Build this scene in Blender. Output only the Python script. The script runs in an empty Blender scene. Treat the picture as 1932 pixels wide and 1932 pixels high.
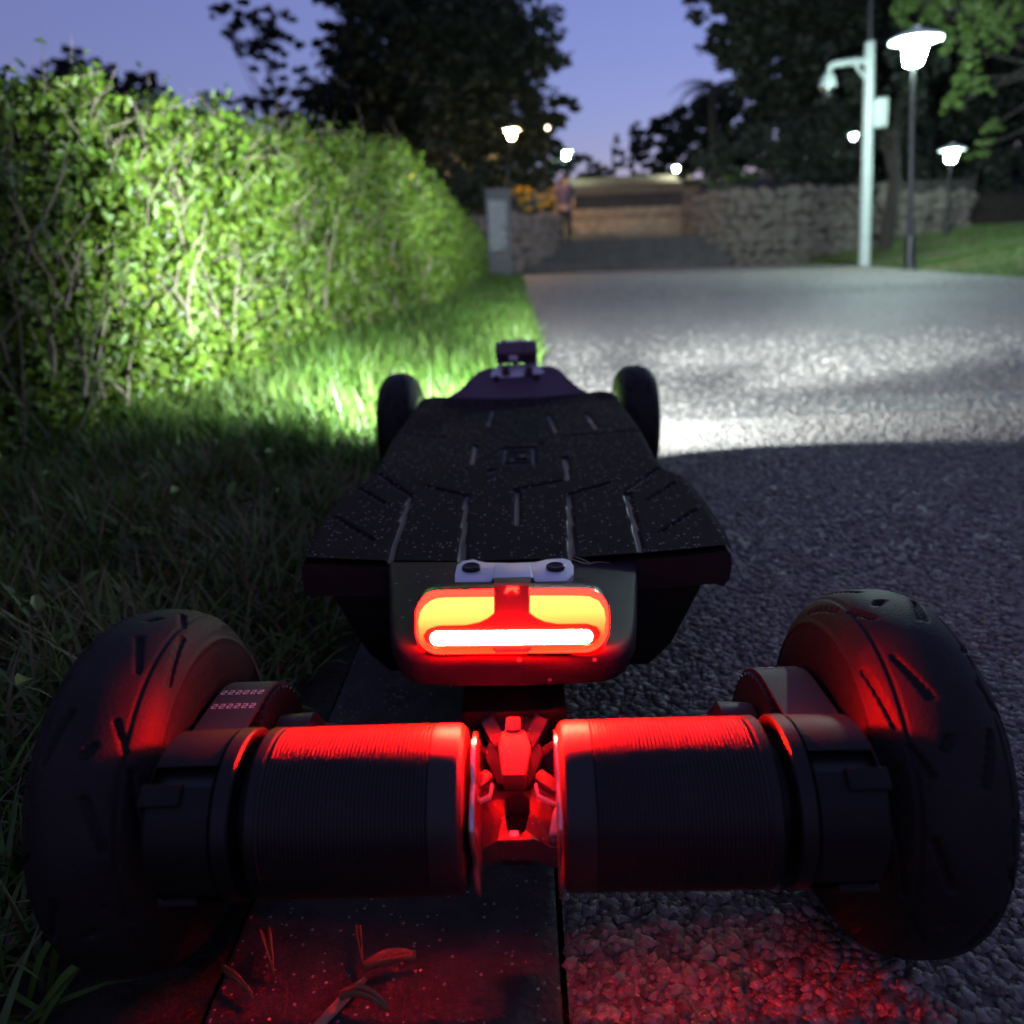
import bpy, bmesh, math, random
import numpy as np
from mathutils import Vector, Matrix

R = math.radians
rng = np.random.default_rng(7)
random.seed(7)
S = bpy.context.scene
COL = S.collection

# ---------------------------------------------------------------- camera
FPX, CX, CH, PITCH, ROLL, YAW = 1437.5, .0088, .3182, .3213, .0379, -.0207
def cam_axes():
    cp, sp, cy, sy = math.cos(PITCH), math.sin(PITCH), math.cos(YAW), math.sin(YAW)
    Z = np.array([[cy, sy, 0], [-sy, cy, 0], [0, 0, 1]])
    f, u, x = Z @ [0, cp, -sp], Z @ [0, sp, cp], Z @ [1, 0, 0]
    c, s = math.cos(ROLL), math.sin(ROLL)
    return f, x * c - u * s, u * c + x * s
CF, CR, CU = cam_axes()
CO = np.array([CX, 0, CH])
def at(px, py, Y):                       # photo measurement (1932 px frame) -> point of the place at depth Y
    d = CF + CR * (px - 966) / FPX - CU * (py - 966) / FPX
    return CO + d * (Y / d[1])
def atz(px, py, z):
    d = CF + CR * (px - 966) / FPX - CU * (py - 966) / FPX
    return CO + d * ((z - CO[2]) / d[2])

cd = bpy.data.cameras.new('camera'); cam = bpy.data.objects.new('camera', cd); COL.objects.link(cam)
cam.matrix_world = Matrix(((CR[0], CU[0], -CF[0], CO[0]), (CR[1], CU[1], -CF[1], CO[1]), (CR[2], CU[2], -CF[2], CO[2]), (0, 0, 0, 1)))
cd.sensor_width = 36; cd.lens = 36 * FPX / 1932; cd.clip_start = .01; cd.clip_end = 3000
cd.dof.use_dof = True; cd.dof.focus_distance = .40; cd.dof.aperture_fstop = 7.0
S.camera = cam

# ---------------------------------------------------------------- sky, exposure
W = bpy.data.worlds.new('World'); S.world = W; W.use_nodes = True
nt = W.node_tree; nt.nodes.clear()
sky = nt.nodes.new('ShaderNodeTexSky'); sky.sky_type = 'NISHITA'; sky.sun_disc = False      # sun just under the horizon
sky.sun_elevation = R(-2.0); sky.sun_rotation = R(25); sky.ozone_density = 3.0; sky.dust_density = 1.0
tint = nt.nodes.new('ShaderNodeMix'); tint.data_type = 'RGBA'; tint.blend_type = 'MULTIPLY'; tint.clamp_result = False
tint.inputs[0].default_value = 1; tint.inputs[7].default_value = (.78, .57, .60, 1)
hz = nt.nodes.new('ShaderNodeMix'); hz.data_type = 'RGBA'; hz.inputs[0].default_value = .36; hz.inputs[7].default_value = (.082, .084, .172, 1)   # even lilac overcast
bg = nt.nodes.new('ShaderNodeBackground'); bg.inputs[1].default_value = .10
wo = nt.nodes.new('ShaderNodeOutputWorld')
nt.links.new(sky.outputs[0], tint.inputs[6]); nt.links.new(tint.outputs[2], hz.inputs[6]); nt.links.new(hz.outputs[2], bg.inputs[0]); nt.links.new(bg.outputs[0], wo.inputs[0])
K = 1 / 32                                  # the photograph is exposed five stops up, so every lamp is that much weaker
S.view_settings.view_transform = 'Standard'; S.view_settings.look = 'None'
S.view_settings.exposure = 5; S.view_settings.gamma = 1; S.view_settings.use_curve_mapping = False
S.render.engine = 'CYCLES'
S.cycles.max_bounces = 6; S.cycles.diffuse_bounces = 3; S.cycles.glossy_bounces = 3; S.cycles.transmission_bounces = 4
S.cycles.sample_clamp_indirect = .3; S.cycles.use_denoising = True

# ---------------------------------------------------------------- materials
def mat(name, col, rough=.6, metal=0., var=0., vscale=20., bump=0., bscale=200., col2=None, spec=.5, island=0., trans=0., coat=0., specks=None, patch=0.):
    m = bpy.data.materials.new(name); m.use_nodes = True
    t = m.node_tree; N, L = t.nodes, t.links
    b = N['Principled BSDF']
    b.inputs['Base Color'].default_value = (*col, 1); b.inputs['Roughness'].default_value = rough
    b.inputs['Metallic'].default_value = metal; b.inputs['Specular IOR Level'].default_value = spec
    b.inputs['Coat Weight'].default_value = coat
    tc = N.new('ShaderNodeTexCoord'); cur = None
    def rgb(c):
        n = N.new('ShaderNodeRGB'); n.outputs[0].default_value = (*c, 1); return n.outputs[0]
    def mixc(a, bb, f, mode='MIX'):
        n = N.new('ShaderNodeMix'); n.data_type = 'RGBA'; n.blend_type = mode
        if isinstance(f, float): n.inputs[0].default_value = f
        else: L.new(f, n.inputs[0])
        L.new(a, n.inputs[6]); L.new(bb, n.inputs[7]); return n.outputs[2]
    if var or col2:
        n = N.new('ShaderNodeTexNoise'); n.inputs['Scale'].default_value = vscale; n.inputs['Detail'].default_value = 6
        L.new(tc.outputs['Object'], n.inputs['Vector'])
        r = N.new('ShaderNodeMapRange'); r.inputs[1].default_value = .32; r.inputs[2].default_value = .68
        L.new(n.outputs[0], r.inputs[0])
        c2 = col2 or tuple(c * (1 - var) for c in col)
        cur = mixc(rgb(col), rgb(c2), r.outputs[0])
    if island:
        g = N.new('ShaderNodeNewGeometry')
        r = N.new('ShaderNodeMapRange'); r.inputs[3].default_value = 1 - island; r.inputs[4].default_value = 1 + island
        L.new(g.outputs['Random Per Island'], r.inputs[0])
        cb = N.new('ShaderNodeCombineColor')
        for k in range(3): L.new(r.outputs[0], cb.inputs[k])
        cur = mixc(cur or rgb(col), cb.outputs[0], 1.0, 'MULTIPLY')
    if specks:
        sc, th, c3 = specks
        v = N.new('ShaderNodeTexVoronoi'); v.inputs['Scale'].default_value = sc; L.new(tc.outputs['Object'], v.inputs['Vector'])
        lt = N.new('ShaderNodeMath'); lt.operation = 'LESS_THAN'; lt.inputs[1].default_value = .34; L.new(v.outputs['Distance'], lt.inputs[0])
        sp = N.new('ShaderNodeSeparateColor'); L.new(v.outputs['Color'], sp.inputs[0])
        gt = N.new('ShaderNodeMath'); gt.operation = 'GREATER_THAN'; gt.inputs[1].default_value = th; L.new(sp.outputs[0], gt.inputs[0])
        mu = N.new('ShaderNodeMath'); mu.operation = 'MULTIPLY'; L.new(lt.outputs[0], mu.inputs[0]); L.new(gt.outputs[0], mu.inputs[1])
        cur = mixc(cur or rgb(col), rgb(c3), mu.outputs[0])
    if patch:                                # stains and repaired patches
        n = N.new('ShaderNodeTexNoise'); n.inputs['Scale'].default_value = 1.3; n.inputs['Detail'].default_value = 9; n.inputs['Roughness'].default_value = .68
        L.new(tc.outputs['Object'], n.inputs['Vector']); r = N.new('ShaderNodeMapRange'); r.inputs[1].default_value = .3; r.inputs[2].default_value = .7; r.inputs[3].default_value = 1 - patch; r.inputs[4].default_value = 1 + patch
        L.new(n.outputs[0], r.inputs[0]); cb = N.new('ShaderNodeCombineColor')
        for k in range(3): L.new(r.outputs[0], cb.inputs[k])
        cur = mixc(cur, cb.outputs[0], 1.0, 'MULTIPLY')
    if cur is not None: L.new(cur, b.inputs['Base Color'])
    if bump:
        n = N.new('ShaderNodeTexNoise'); n.inputs['Scale'].default_value = bscale; n.inputs['Detail'].default_value = 4
        L.new(tc.outputs['Object'], n.inputs['Vector'])
        bp = N.new('ShaderNodeBump'); bp.inputs['Strength'].default_value = bump; bp.inputs['Distance'].default_value = 1.0 / bscale
        L.new(n.outputs[0], bp.inputs['Height']); L.new(bp.outputs[0], b.inputs['Normal'])
    if trans:
        tr = N.new('ShaderNodeBsdfTranslucent'); tr.inputs[0].default_value = (*[min(1, c * 1.3) for c in col], 1)
        if cur is not None: L.new(cur, tr.inputs[0])
        mx = N.new('ShaderNodeMixShader'); mx.inputs[0].default_value = trans
        L.new(b.outputs[0], mx.inputs[1]); L.new(tr.outputs[0], mx.inputs[2]); L.new(mx.outputs[0], N['Material Output'].inputs[0])
    return m
def emit(name, col, s):
    m = bpy.data.materials.new(name); m.use_nodes = True
    b = m.node_tree.nodes['Principled BSDF']
    b.inputs['Base Color'].default_value = (*[.04 * c for c in col], 1); b.inputs['Emission Color'].default_value = (*col, 1); b.inputs['Emission Strength'].default_value = s * K
    return m

M = dict(
    grip=mat('grip_foam', (.019, .011, .014), .9, spec=.10, bump=.9, bscale=900, var=.3, vscale=60, specks=(420, .90, (.30, .26, .27))),
    deck=mat('carbon_deck', (.025, .018, .02), .42, var=.3, vscale=40, bump=.05, bscale=500),
    groove=mat('groove_floor', (.038, .025, .03), .5, var=.3, vscale=90),
    dblack=mat('matte_black_plastic', (.008, .007, .007), .5, spec=.25, bump=.12, bscale=700, var=.25, vscale=50),
    tail=mat('satin_grey_plastic', (.032, .013, .024), .55, spec=.07, bump=.08, bscale=900, var=.25, vscale=60, specks=(300, .97, (.2, .18, .18))),
    nosep=mat('purple_grey_plastic', (.10, .05, .085), .5, bump=.08, bscale=900, var=.2, vscale=60),
    rubber=mat('tyre_rubber', (.011, .009, .009), .58, bump=.25, bscale=800, var=.45, vscale=30, col2=(.019, .016, .015), spec=.22),
    rim=mat('rim_black', (.012, .012, .013), .4),
    motor=mat('anodised_black', (.024, .019, .021), .42, metal=.25, var=.2, vscale=40),
    motorcap=mat('anodised_cap', (.022, .02, .021), .42, metal=.7, bump=.1, bscale=600),
    steel=mat('polished_steel', (.55, .52, .54), .22, metal=1),
    alu=mat('brushed_aluminium', (.74, .70, .76), .45, metal=.3, bump=.06, bscale=900),
    hanger=mat('cast_hanger', (.085, .045, .05), .42, metal=.2, spec=.5, bump=.12, bscale=500, specks=(700, .90, (.25, .18, .2))),
    hangdark=mat('hanger_dark', (.03, .024, .028), .42, metal=.6),
    belt=mat('belt_rubber', (.025, .022, .025), .6, bump=.1, bscale=700),
    print=mat('white_print', (.62, .58, .6), .6),
    bolt=mat('black_oxide_bolt', (.02, .016, .02), .35, metal=.6),
    asphalt=mat('asphalt', (.185, .163, .142), .62, var=.45, vscale=140, bump=1.0, bscale=110, specks=(190, .55, (.34, .30, .265)), patch=.22),
    stone=mat('aggregate', (.225, .195, .168), .7, spec=.35, island=.55, var=.35, vscale=300, bump=.5, bscale=700),
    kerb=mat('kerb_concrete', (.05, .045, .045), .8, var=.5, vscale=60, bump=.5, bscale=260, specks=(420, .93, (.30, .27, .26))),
    soil=mat('soil', (.035, .028, .018), .95, var=.5, vscale=8, bump=.8, bscale=40),
    grass=mat('grass_blade', (.075, .17, .018), .5, island=.45, trans=.22, var=.35, vscale=4, col2=(.10, .15, .03)),
    drygrass=mat('dry_grass_blade', (.16, .13, .055), .6, island=.4, trans=.2),
    hleaf=mat('hedge_leaf', (.075, .165, .010), .46, island=.7, trans=.2, var=.3, vscale=34, col2=(.125, .17, .018)),
    twig=mat('twig_bark', (.32, .26, .18), .8, var=.4, vscale=60),
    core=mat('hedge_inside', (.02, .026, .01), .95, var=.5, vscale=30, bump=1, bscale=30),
    yleaf=mat('yellow_leaf', (.55, .42, .03), .5),
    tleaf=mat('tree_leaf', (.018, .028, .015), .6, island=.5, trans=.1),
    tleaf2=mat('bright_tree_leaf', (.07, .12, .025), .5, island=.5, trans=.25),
    yshrub=mat('yellow_shrub_leaf', (.42, .27, .03), .6, island=.4, trans=.2),
    bark=mat('bark', (.04, .033, .027), .9, bump=1, bscale=25, var=.4, vscale=8),
    lawn=mat('far_lawn', (.05, .085, .015), .9, var=.5, vscale=1.2, col2=(.085, .075, .022), bump=1, bscale=30),
    lawnblade=mat('far_lawn_blade', (.06, .13, .015), .6, island=.5, trans=.2),
    wstone=mat('wall_stone', (.18, .155, .13), .85, var=.5, vscale=9, bump=.8, bscale=40),
    wstone2=mat('wall_stone_pink', (.24, .18, .16), .85, var=.5, vscale=9, bump=.8, bscale=40),
    mortar=mat('wall_mortar', (.035, .03, .027), .95, var=.4, vscale=12),
    step_shaded=mat('shaded_step', (.06, .052, .052), .8, var=.4, vscale=6, bump=.5, bscale=40),  # shade of the unlit stair flights put into the step colour
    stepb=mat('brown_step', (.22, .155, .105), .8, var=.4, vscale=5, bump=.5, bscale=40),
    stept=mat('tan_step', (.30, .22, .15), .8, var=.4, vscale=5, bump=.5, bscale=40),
    polew=mat('white_painted_steel', (.34, .385, .37), .4, var=.1, vscale=5),
    poleb=mat('black_painted_steel', (.012, .013, .014), .45),
    hat=mat('lamp_hat', (.55, .6, .58), .5),
    dome=mat('camera_dome', (.02, .02, .025), .08, coat=1),
    sign=mat('sign_panel', (.014, .014, .022), .5, var=.2, vscale=4),
    letter=mat('sign_letter', (.8, .8, .85), .6),
    skin=mat('skin', (.30, .18, .13), .6), shirt=mat('purple_shirt', (.10, .06, .11), .8, var=.3, vscale=20),
    trousers=mat('dark_trousers', (.018, .018, .022), .85), hair=mat('dark_hair', (.02, .015, .012), .7),
    dead=mat('dead_leaf', (.22, .12, .06), .55, var=.4, vscale=80, bump=.3, bscale=300),
    lamphouse=mat('lamp_housing', (.13, .085, .12), .35, metal=.6),
    redhouse=mat('red_tinted_housing', (.05, .008, .01), .3, coat=.5),
)
M['led_core'] = emit('led_core', (1, .004, .002), 11000)
M['led_glow'] = emit('led_glow', (1, .021, .0035), 60)
M['led_rim'] = emit('led_rim', (1, .0013, .0006), 110)
M['added_side_glow'] = emit('added_side_glow', (1, .0012, .0006), 70)  # emission for the added strip on the housing sides
M['led_dim'] = emit('led_dim', (1, .004, .001), .16)
def led_falloff(m, z0, z1, s0, s1):         # LED row along the upper edge of the lens, dimmer away from it
    t = m.node_tree; N, L = t.nodes, t.links; tc = N.new('ShaderNodeTexCoord'); sp = N.new('ShaderNodeSeparateXYZ'); r = N.new('ShaderNodeMapRange'); r.interpolation_type = 'SMOOTHSTEP'
    r.inputs[1].default_value = z0; r.inputs[2].default_value = z1; r.inputs[3].default_value = s0 * K; r.inputs[4].default_value = s1 * K
    L.new(tc.outputs['Object'], sp.inputs[0]); L.new(sp.outputs[2], r.inputs[0]); L.new(r.outputs[0], N['Principled BSDF'].inputs['Emission Strength'])
M['head_led'] = emit('head_led', (1, 1, .95), 30)
M['lamp_glass'] = emit('lamp_glass', (.80, 1, .93), 16)
M['lamp_warm'] = emit('lamp_warm', (1, .85, .45), 14)

# ---------------------------------------------------------------- helpers
def add_obj(name, me, parent=None):
    o = bpy.data.objects.new(name, me); COL.objects.link(o)
    if parent is not None: o.parent = parent
    return o
def tag(o, label=None, cat=None, group=None, kind=None):
    for k, v in (('label', label), ('category', cat), ('group', group), ('kind', kind)):
        if v: o[k] = v
    return o
def thing(name, label, cat, loc=(0, 0, 0), group=None):
    o = bpy.data.objects.new(name, None); COL.objects.link(o); o.location = loc; o.empty_display_size = .1
    return tag(o, label, cat, group)
def np_mesh(name, V, Fc, mats, mi=None, smooth=False):
    """V (n,3); Fc list of (m,k) index arrays"""
    me = bpy.data.meshes.new(name); V = np.asarray(V, np.float32)
    Fc = [np.asarray(f, np.int32) for f in (Fc if isinstance(Fc, list) else [Fc])]
    me.vertices.add(len(V)); me.vertices.foreach_set('co', V.ravel())
    idx = np.concatenate([f.ravel() for f in Fc]); tot = np.concatenate([np.full(len(f), f.shape[1], np.int32) for f in Fc])
    me.loops.add(len(idx)); me.loops.foreach_set('vertex_index', idx)
    me.polygons.add(len(tot)); st = np.concatenate([[0], np.cumsum(tot)[:-1]]).astype(np.int32)
    me.polygons.foreach_set('loop_start', st); me.polygons.foreach_set('loop_total', tot)
    for m in (mats if isinstance(mats, (list, tuple)) else [mats]): me.materials.append(m)
    if mi is not None: me.polygons.foreach_set('material_index', np.asarray(mi, np.int32))
    if smooth: me.polygons.foreach_set('use_smooth', np.ones(len(tot), bool))
    me.update(calc_edges=True); me.validate()
    return me
class MB:
    """collects shapes into one mesh; world coordinates, moved into the parent's frame on build"""
    def __init__(s): s.v = []; s.f = []
    def add(s, vs, fs):
        n = len(s.v); s.v += [tuple(map(float, p)) for p in vs]; s.f += [tuple(i + n for i in f) for f in fs]; return s
    def box(s, c, d, rot=None):
        c = Vector(c); P = [Vector((x * d[0] / 2, y * d[1] / 2, z * d[2] / 2)) for x in (-1, 1) for y in (-1, 1) for z in (-1, 1)]
        if rot is not None: P = [rot @ p for p in P]
        return s.add([c + p for p in P], [(0, 1, 3, 2), (4, 6, 7, 5), (0, 4, 5, 1), (2, 3, 7, 6), (0, 2, 6, 4), (1, 5, 7, 3)])
    def prism(s, pts, off):
        """pts: ring of 3D points, off: extrusion vector"""
        n = len(pts); off = np.asarray(off, float); a = [np.asarray(p, float) for p in pts]; b = [p + off for p in a]
        return s.add(a + b, [tuple(range(n))[::-1], tuple(range(n, 2 * n))] + [(i, (i + 1) % n, n + (i + 1) % n, n + i) for i in range(n)])
    def loft(s, rings, cap=True, closed=True):
        n = len(rings[0]); vs = [p for r in rings for p in r]; fs = []
        for k in range(len(rings) - 1):
            for i in range(n if closed else n - 1):
                j = (i + 1) % n; fs.append((k * n + i, k * n + j, (k + 1) * n + j, (k + 1) * n + i))
        if cap: fs += [tuple(range(n))[::-1], tuple(range((len(rings) - 1) * n, len(rings) * n))]
        return s.add(vs, fs)
    def tube(s, path, rad, n=10, cap=True):
        path = [Vector(p) for p in path]; rad = rad if isinstance(rad, (list, tuple)) else [rad] * len(path); rings = []; up = None
        for i, p in enumerate(path):
            d = (path[min(i + 1, len(path) - 1)] - path[max(i - 1, 0)]).normalized()
            if up is None: up = d.orthogonal().normalized()
            up = (up - d * up.dot(d)).normalized(); w = d.cross(up)
            rings.append([p + (up * math.cos(a) + w * math.sin(a)) * rad[i] for a in (2 * math.pi * k / n for k in range(n))])
        return s.loft(rings, cap)
    def lathe(s, o, axis, prof, n=32, cap=True):
        """prof: list of (distance along axis, radius)"""
        a = Vector(axis).normalized(); u = a.orthogonal().normalized(); w = a.cross(u); o = Vector(o)
        return s.loft([[o + a * t + (u * math.cos(k * 2 * math.pi / n) + w * math.sin(k * 2 * math.pi / n)) * r for k in range(n)] for t, r in prof], cap)
    def build(s, name, m, parent=None, smooth=False, bevel=0, angle=40, segs=2):
        me = bpy.data.meshes.new(name)
        off = Vector((0, 0, 0)); p = parent
        while p is not None: off += p.location; p = p.parent
        me.from_pydata([tuple(Vector(v) - off) for v in s.v], [], s.f); me.materials.append(m)
        bm = bmesh.new(); bm.from_mesh(me); bmesh.ops.remove_doubles(bm, verts=bm.verts, dist=1e-6); bmesh.ops.recalc_face_normals(bm, faces=bm.faces)
        if bevel:
            es = [e for e in bm.edges if len(e.link_faces) == 2 and e.calc_face_angle(0) > R(30)]
            bmesh.ops.bevel(bm, geom=es, offset=bevel, segments=segs, affect='EDGES', profile=.5, clamp_overlap=True)
        bm.to_mesh(me); bm.free()
        if smooth:
            me.polygons.foreach_set('use_smooth', [True] * len(me.polygons)); me.set_sharp_from_angle(angle=R(angle))
        return add_obj(name, me, parent)
def stuff_obj(name, me, parent=None, **k):
    o = add_obj(name, me, parent); o['kind'] = 'stuff'; return o

def unit(v): return v / np.maximum(1e-9, np.linalg.norm(v, axis=-1, keepdims=True))
def leaves_mesh(name, C, D, Nn, L, Wd, m, fold=.25, six=True):
    """leaf blades: centre C, direction D, rough normal Nn, length L, width Wd"""
    n = len(C); D = unit(D); B = unit(np.cross(D, Nn)); Nn = np.cross(B, D); L = np.broadcast_to(L, (n,))[:, None]; Wd = np.broadcast_to(Wd, (n,))[:, None]
    base, tip = C - D * L * .5, C + D * L * .5
    if six:
        l1, r1 = C - D * L * .18 + B * Wd * .5 + Nn * Wd * fold, C - D * L * .18 - B * Wd * .5 + Nn * Wd * fold
        l2, r2 = C + D * L * .22 + B * Wd * .36 + Nn * Wd * fold * .6, C + D * L * .22 - B * Wd * .36 + Nn * Wd * fold * .6
        tip = tip - Nn * L * .08
        V = np.stack([base, l1, l2, tip, r2, r1], 1).reshape(-1, 3); k = np.arange(n)[:, None] * 6
        Fc = np.concatenate([k + [0, 3, 2, 1], k + [0, 5, 4, 3]])
    else:
        l1, r1 = C + B * Wd * .5 + Nn * Wd * fold, C - B * Wd * .5 + Nn * Wd * fold
        V = np.stack([base, l1, tip, r1], 1).reshape(-1, 3); k = np.arange(n)[:, None] * 4
        Fc = np.concatenate([k + [0, 2, 1], k + [0, 3, 2]])
    return np_mesh(name, V, Fc, m)
def rand_dirs(n): return unit(rng.normal(size=(n, 3)))
def smoothstep(a, b, x):
    t = np.clip((x - a) / (b - a), 0, 1); return t * t * (3 - 2 * t)
def seg_dist(P, a, b):
    a = np.asarray(a, float); b = np.asarray(b, float); d = b - a; t = np.clip(((P - a) @ d) / (d @ d), 0, 1)
    return np.linalg.norm(P - a - t[..., None] * d, axis=-1)

# ================================================================ THE SKATEBOARD
YA, YF, ZA = .311, 1.112, .0825            # rear axle, front axle, axle height
board = thing('electric_skateboard', 'black electric skateboard standing across the kerb with red tail light glowing', 'electric skateboard', (0, .7, 0))

# --- deck with grip mat: a fine height field, grooves cut into the mat
WY = [.440, .466, .50, .56, .63, .655, .70, .81, .90, 1.00, 1.035, 1.045, 1.06]
WX = [.136, .142, .146, .148, .147, .133, .131, .135, .134, .133, .132, .118, .112]
def deck_w(y): return np.interp(y, WY, WX)
def zt(zx, zy):                             # detail crop of the photo -> point on the deck plane
    return atz((850 + zx * .72464) / 1.56522, (950 + zy * .72464) / 1.56522, .1345)[:2]
GR = [((495, 700), (415, 955)), ((725, 690), (705, 955)), ((935, 670), (930, 800)), ((1145, 685), (1155, 945)), ((1380, 690), (1440, 920)),
      ((1130, 545), (1142, 628)), ((1060, 370), (1095, 445)), ((835, 350), (815, 420)), ((765, 500), (750, 570)), ((1215, 375), (1260, 440)),
      ((360, 625), (495, 698)), ((560, 660), (725, 690)), ((932, 662), (1142, 628)), ((1145, 685), (1320, 645)), ((1380, 682), (1510, 605)),
      ((295, 685), (405, 740)), ((195, 800), (345, 880)), ((1575, 660), (1465, 720)), ((1660, 770), (1520, 850)), ((430, 465), (640, 475)), ((1135, 460), (1450, 455))]
GW = [.0023] * 10 + [.0018] * 5 + [.0012] * 4 + [.0018] * 2
ny, nx = 330, 168
ys = np.linspace(.466, 1.045, ny); us = np.linspace(-1, 1, nx)
yy, uu = np.meshgrid(ys, us, indexing='ij'); xx = uu * (deck_w(yy))
P2 = np.stack([xx, yy], -1)
gd = np.full(xx.shape, 9.)
for (a, b), w in zip(GR, GW):
    pa, pb = zt(*a), zt(*b); gd = np.minimum(gd, seg_dist(P2, pa, pb) - w)
for hx, hy in ((940, 405), (1035, 490), (828, 592)):
    gd = np.minimum(gd, np.linalg.norm(P2 - zt(hx, hy), axis=-1) - .0035)
lc = zt(940, 535)
fr = np.maximum(np.abs(xx - lc[0]) / .0145, np.abs(yy - lc[1]) / .030)
gd = np.minimum(gd, np.abs(fr - 1) * .02 - .0022)                                   # small emblem frame
for dx, dy, ww, hh in ((-.002, .012, .006, .002), (.004, .004, .002, .008), (-.003, -.004, .006, .002), (-.006, -.012, .002, .007), (.002, -.014, .005, .002)):
    gd = np.minimum(gd, np.maximum(np.abs(xx - lc[0] - dx) - ww, np.abs(yy - lc[1] - dy) - hh))
zz = .1290 + .0065 * uu ** 2 + .0015 * np.sin(yy * 9) + smoothstep(.99, 1.045, yy) * .004
edge = np.minimum(1 - np.abs(uu), 1) * .14
zz = zz - .0035 * smoothstep(.006, 0, edge) + .0024 * smoothstep(0, .0008, gd) - .0024 + .0024
V = np.stack([xx, yy, zz], -1).reshape(-1, 3) - [0, .7, 0]
q = (np.arange(ny - 1)[:, None] * nx + np.arange(nx - 1)[None]).ravel()
Fc = np.stack([q, q + 1, q + nx + 1, q + nx], 1)
gq = (gd.reshape(-1)[Fc].max(1) < .0006).astype(int)
add_obj('grip_mat', np_mesh('grip_mat', V, Fc, [M['grip'], M['groove']], gq, True), board)
# --- deck slab below the mat
rings = []
for y in np.linspace(.4665, 1.046, 40):
    w = float(deck_w(y)); r = []
    k = float(smoothstep(.99, 1.045, np.array(y))) * .004; top = lambda u: .1262 + .0065 * u * u + .0015 * math.sin(y * 9) + k
    for u in np.linspace(-.985, .985, 15): r.append((u * w, y, top(u)))
    r += [(w * .998, y, top(1) - .0022), (w * 1.004, y, top(1) - .010), (w * .998, y, top(1) - .020), (w * .97, y, top(1) - .0255)]
    for u in np.linspace(.93, -.93, 9): r.append((u * w, y, .1035 + .0055 * u * u + k))
    r += [(-w * .97, y, top(1) - .0255), (-w * .998, y, top(1) - .020), (-w * 1.004, y, top(1) - .010), (-w * .998, y, top(1) - .0022)]
    rings.append(r)
MB().loft(rings).build('deck', M['deck'], board, True, angle=50)
# --- battery enclosure under the deck
enc = [(-.128, .106), (-.107, .060), (-.092, .043), (.092, .043), (.107, .060), (.128, .106)]
MB().prism([(x, .472, z) for x, z in enc], (0, .5, 0)).build('battery_enclosure', M['dblack'], board, True, .006)
# --- raised nose
ring0 = [(-.132, 1.04, .118), (-.131, 1.045, .131), (-.118, 1.05, .132), (.118, 1.05, .132), (.131, 1.045, .131), (.132, 1.04, .118)]
def nose_pts(dy, dz):
    px = [(797, 758), (835, 755), (868, 735), (886, 716), (904, 700), (920, 695), (974, 692), (1040, 691), (1056, 697), (1074, 716), (1092, 731), (1117, 746), (1166, 746)]
    yv = [1.035, 1.04, 1.06, 1.08, 1.105, 1.118, 1.122, 1.118, 1.105, 1.08, 1.06, 1.04, 1.035]
    return [at(a, b, y) + [0, dy, dz] for (a, b), y in zip(px, yv)]
top = nose_pts(0, 0)
base = [np.array([p[0] * (1.0 if abs(p[0]) > .11 else 1.05), 1.035 + .002 * i * 0, .1285]) for i, p in enumerate(top)]
mid = [a * .45 + b * .55 + [0, -.004, -.006] for a, b in zip(top, base)]
back = [p + [0, .012, -.012] for p in top]
bk2 = [np.array([b[0], 1.06, .112]) for b in base]
MB().loft([base, mid, top, back, bk2], cap=False, closed=False).build('nose', M['nosep'], board, True, angle=60)
# --- tail: sloping plate with a rounded lip below it
def tail_pt(px, py, d=0):
    t = (py - 1062) / (1240 - 1062); return at(px, py, .465 + (.299 - .465) * t + d)
out = [(735, 1062), (736, 1110), (738, 1170), (741, 1205), (750, 1224), (768, 1237), (800, 1242), (880, 1244), (966, 1244), (1060, 1241), (1140, 1237), (1170, 1229), (1188, 1215), (1196, 1196), (1199, 1160), (1200, 1100), (1201, 1060)]
o0 = [tail_pt(*p) for p in out]
cen = np.array([.0, .41, .136])
def shrink(k, dz): return [np.array([p[0] * k, cen[1] + (p[1] - cen[1]) * k, p[2]]) + [0, 0, dz] for p in o0]
rimin = [np.array([p[0] * .975, cen[1] + (p[1] - cen[1]) * .96, p[2] + .0012]) for p in o0]
lipr = lambda k, dy, dz: [np.array([p[0] * k, p[1] + dy * float(smoothstep(.43, .33, np.array(p[1]))), p[2] - dz]) for p in o0]
lip1, lip2, lip3, lip4, lip5 = lipr(1.012, -.0014, .0025), lipr(1.01, -.0018, .007), lipr(.975, -.001, .0125), lipr(.91, .006, .0165), lipr(.80, .02, .0185)
MB().loft([rimin, o0, lip1, lip2, lip3, lip4, lip5]).build('tail', M['tail'], board, True, angle=50)
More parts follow.
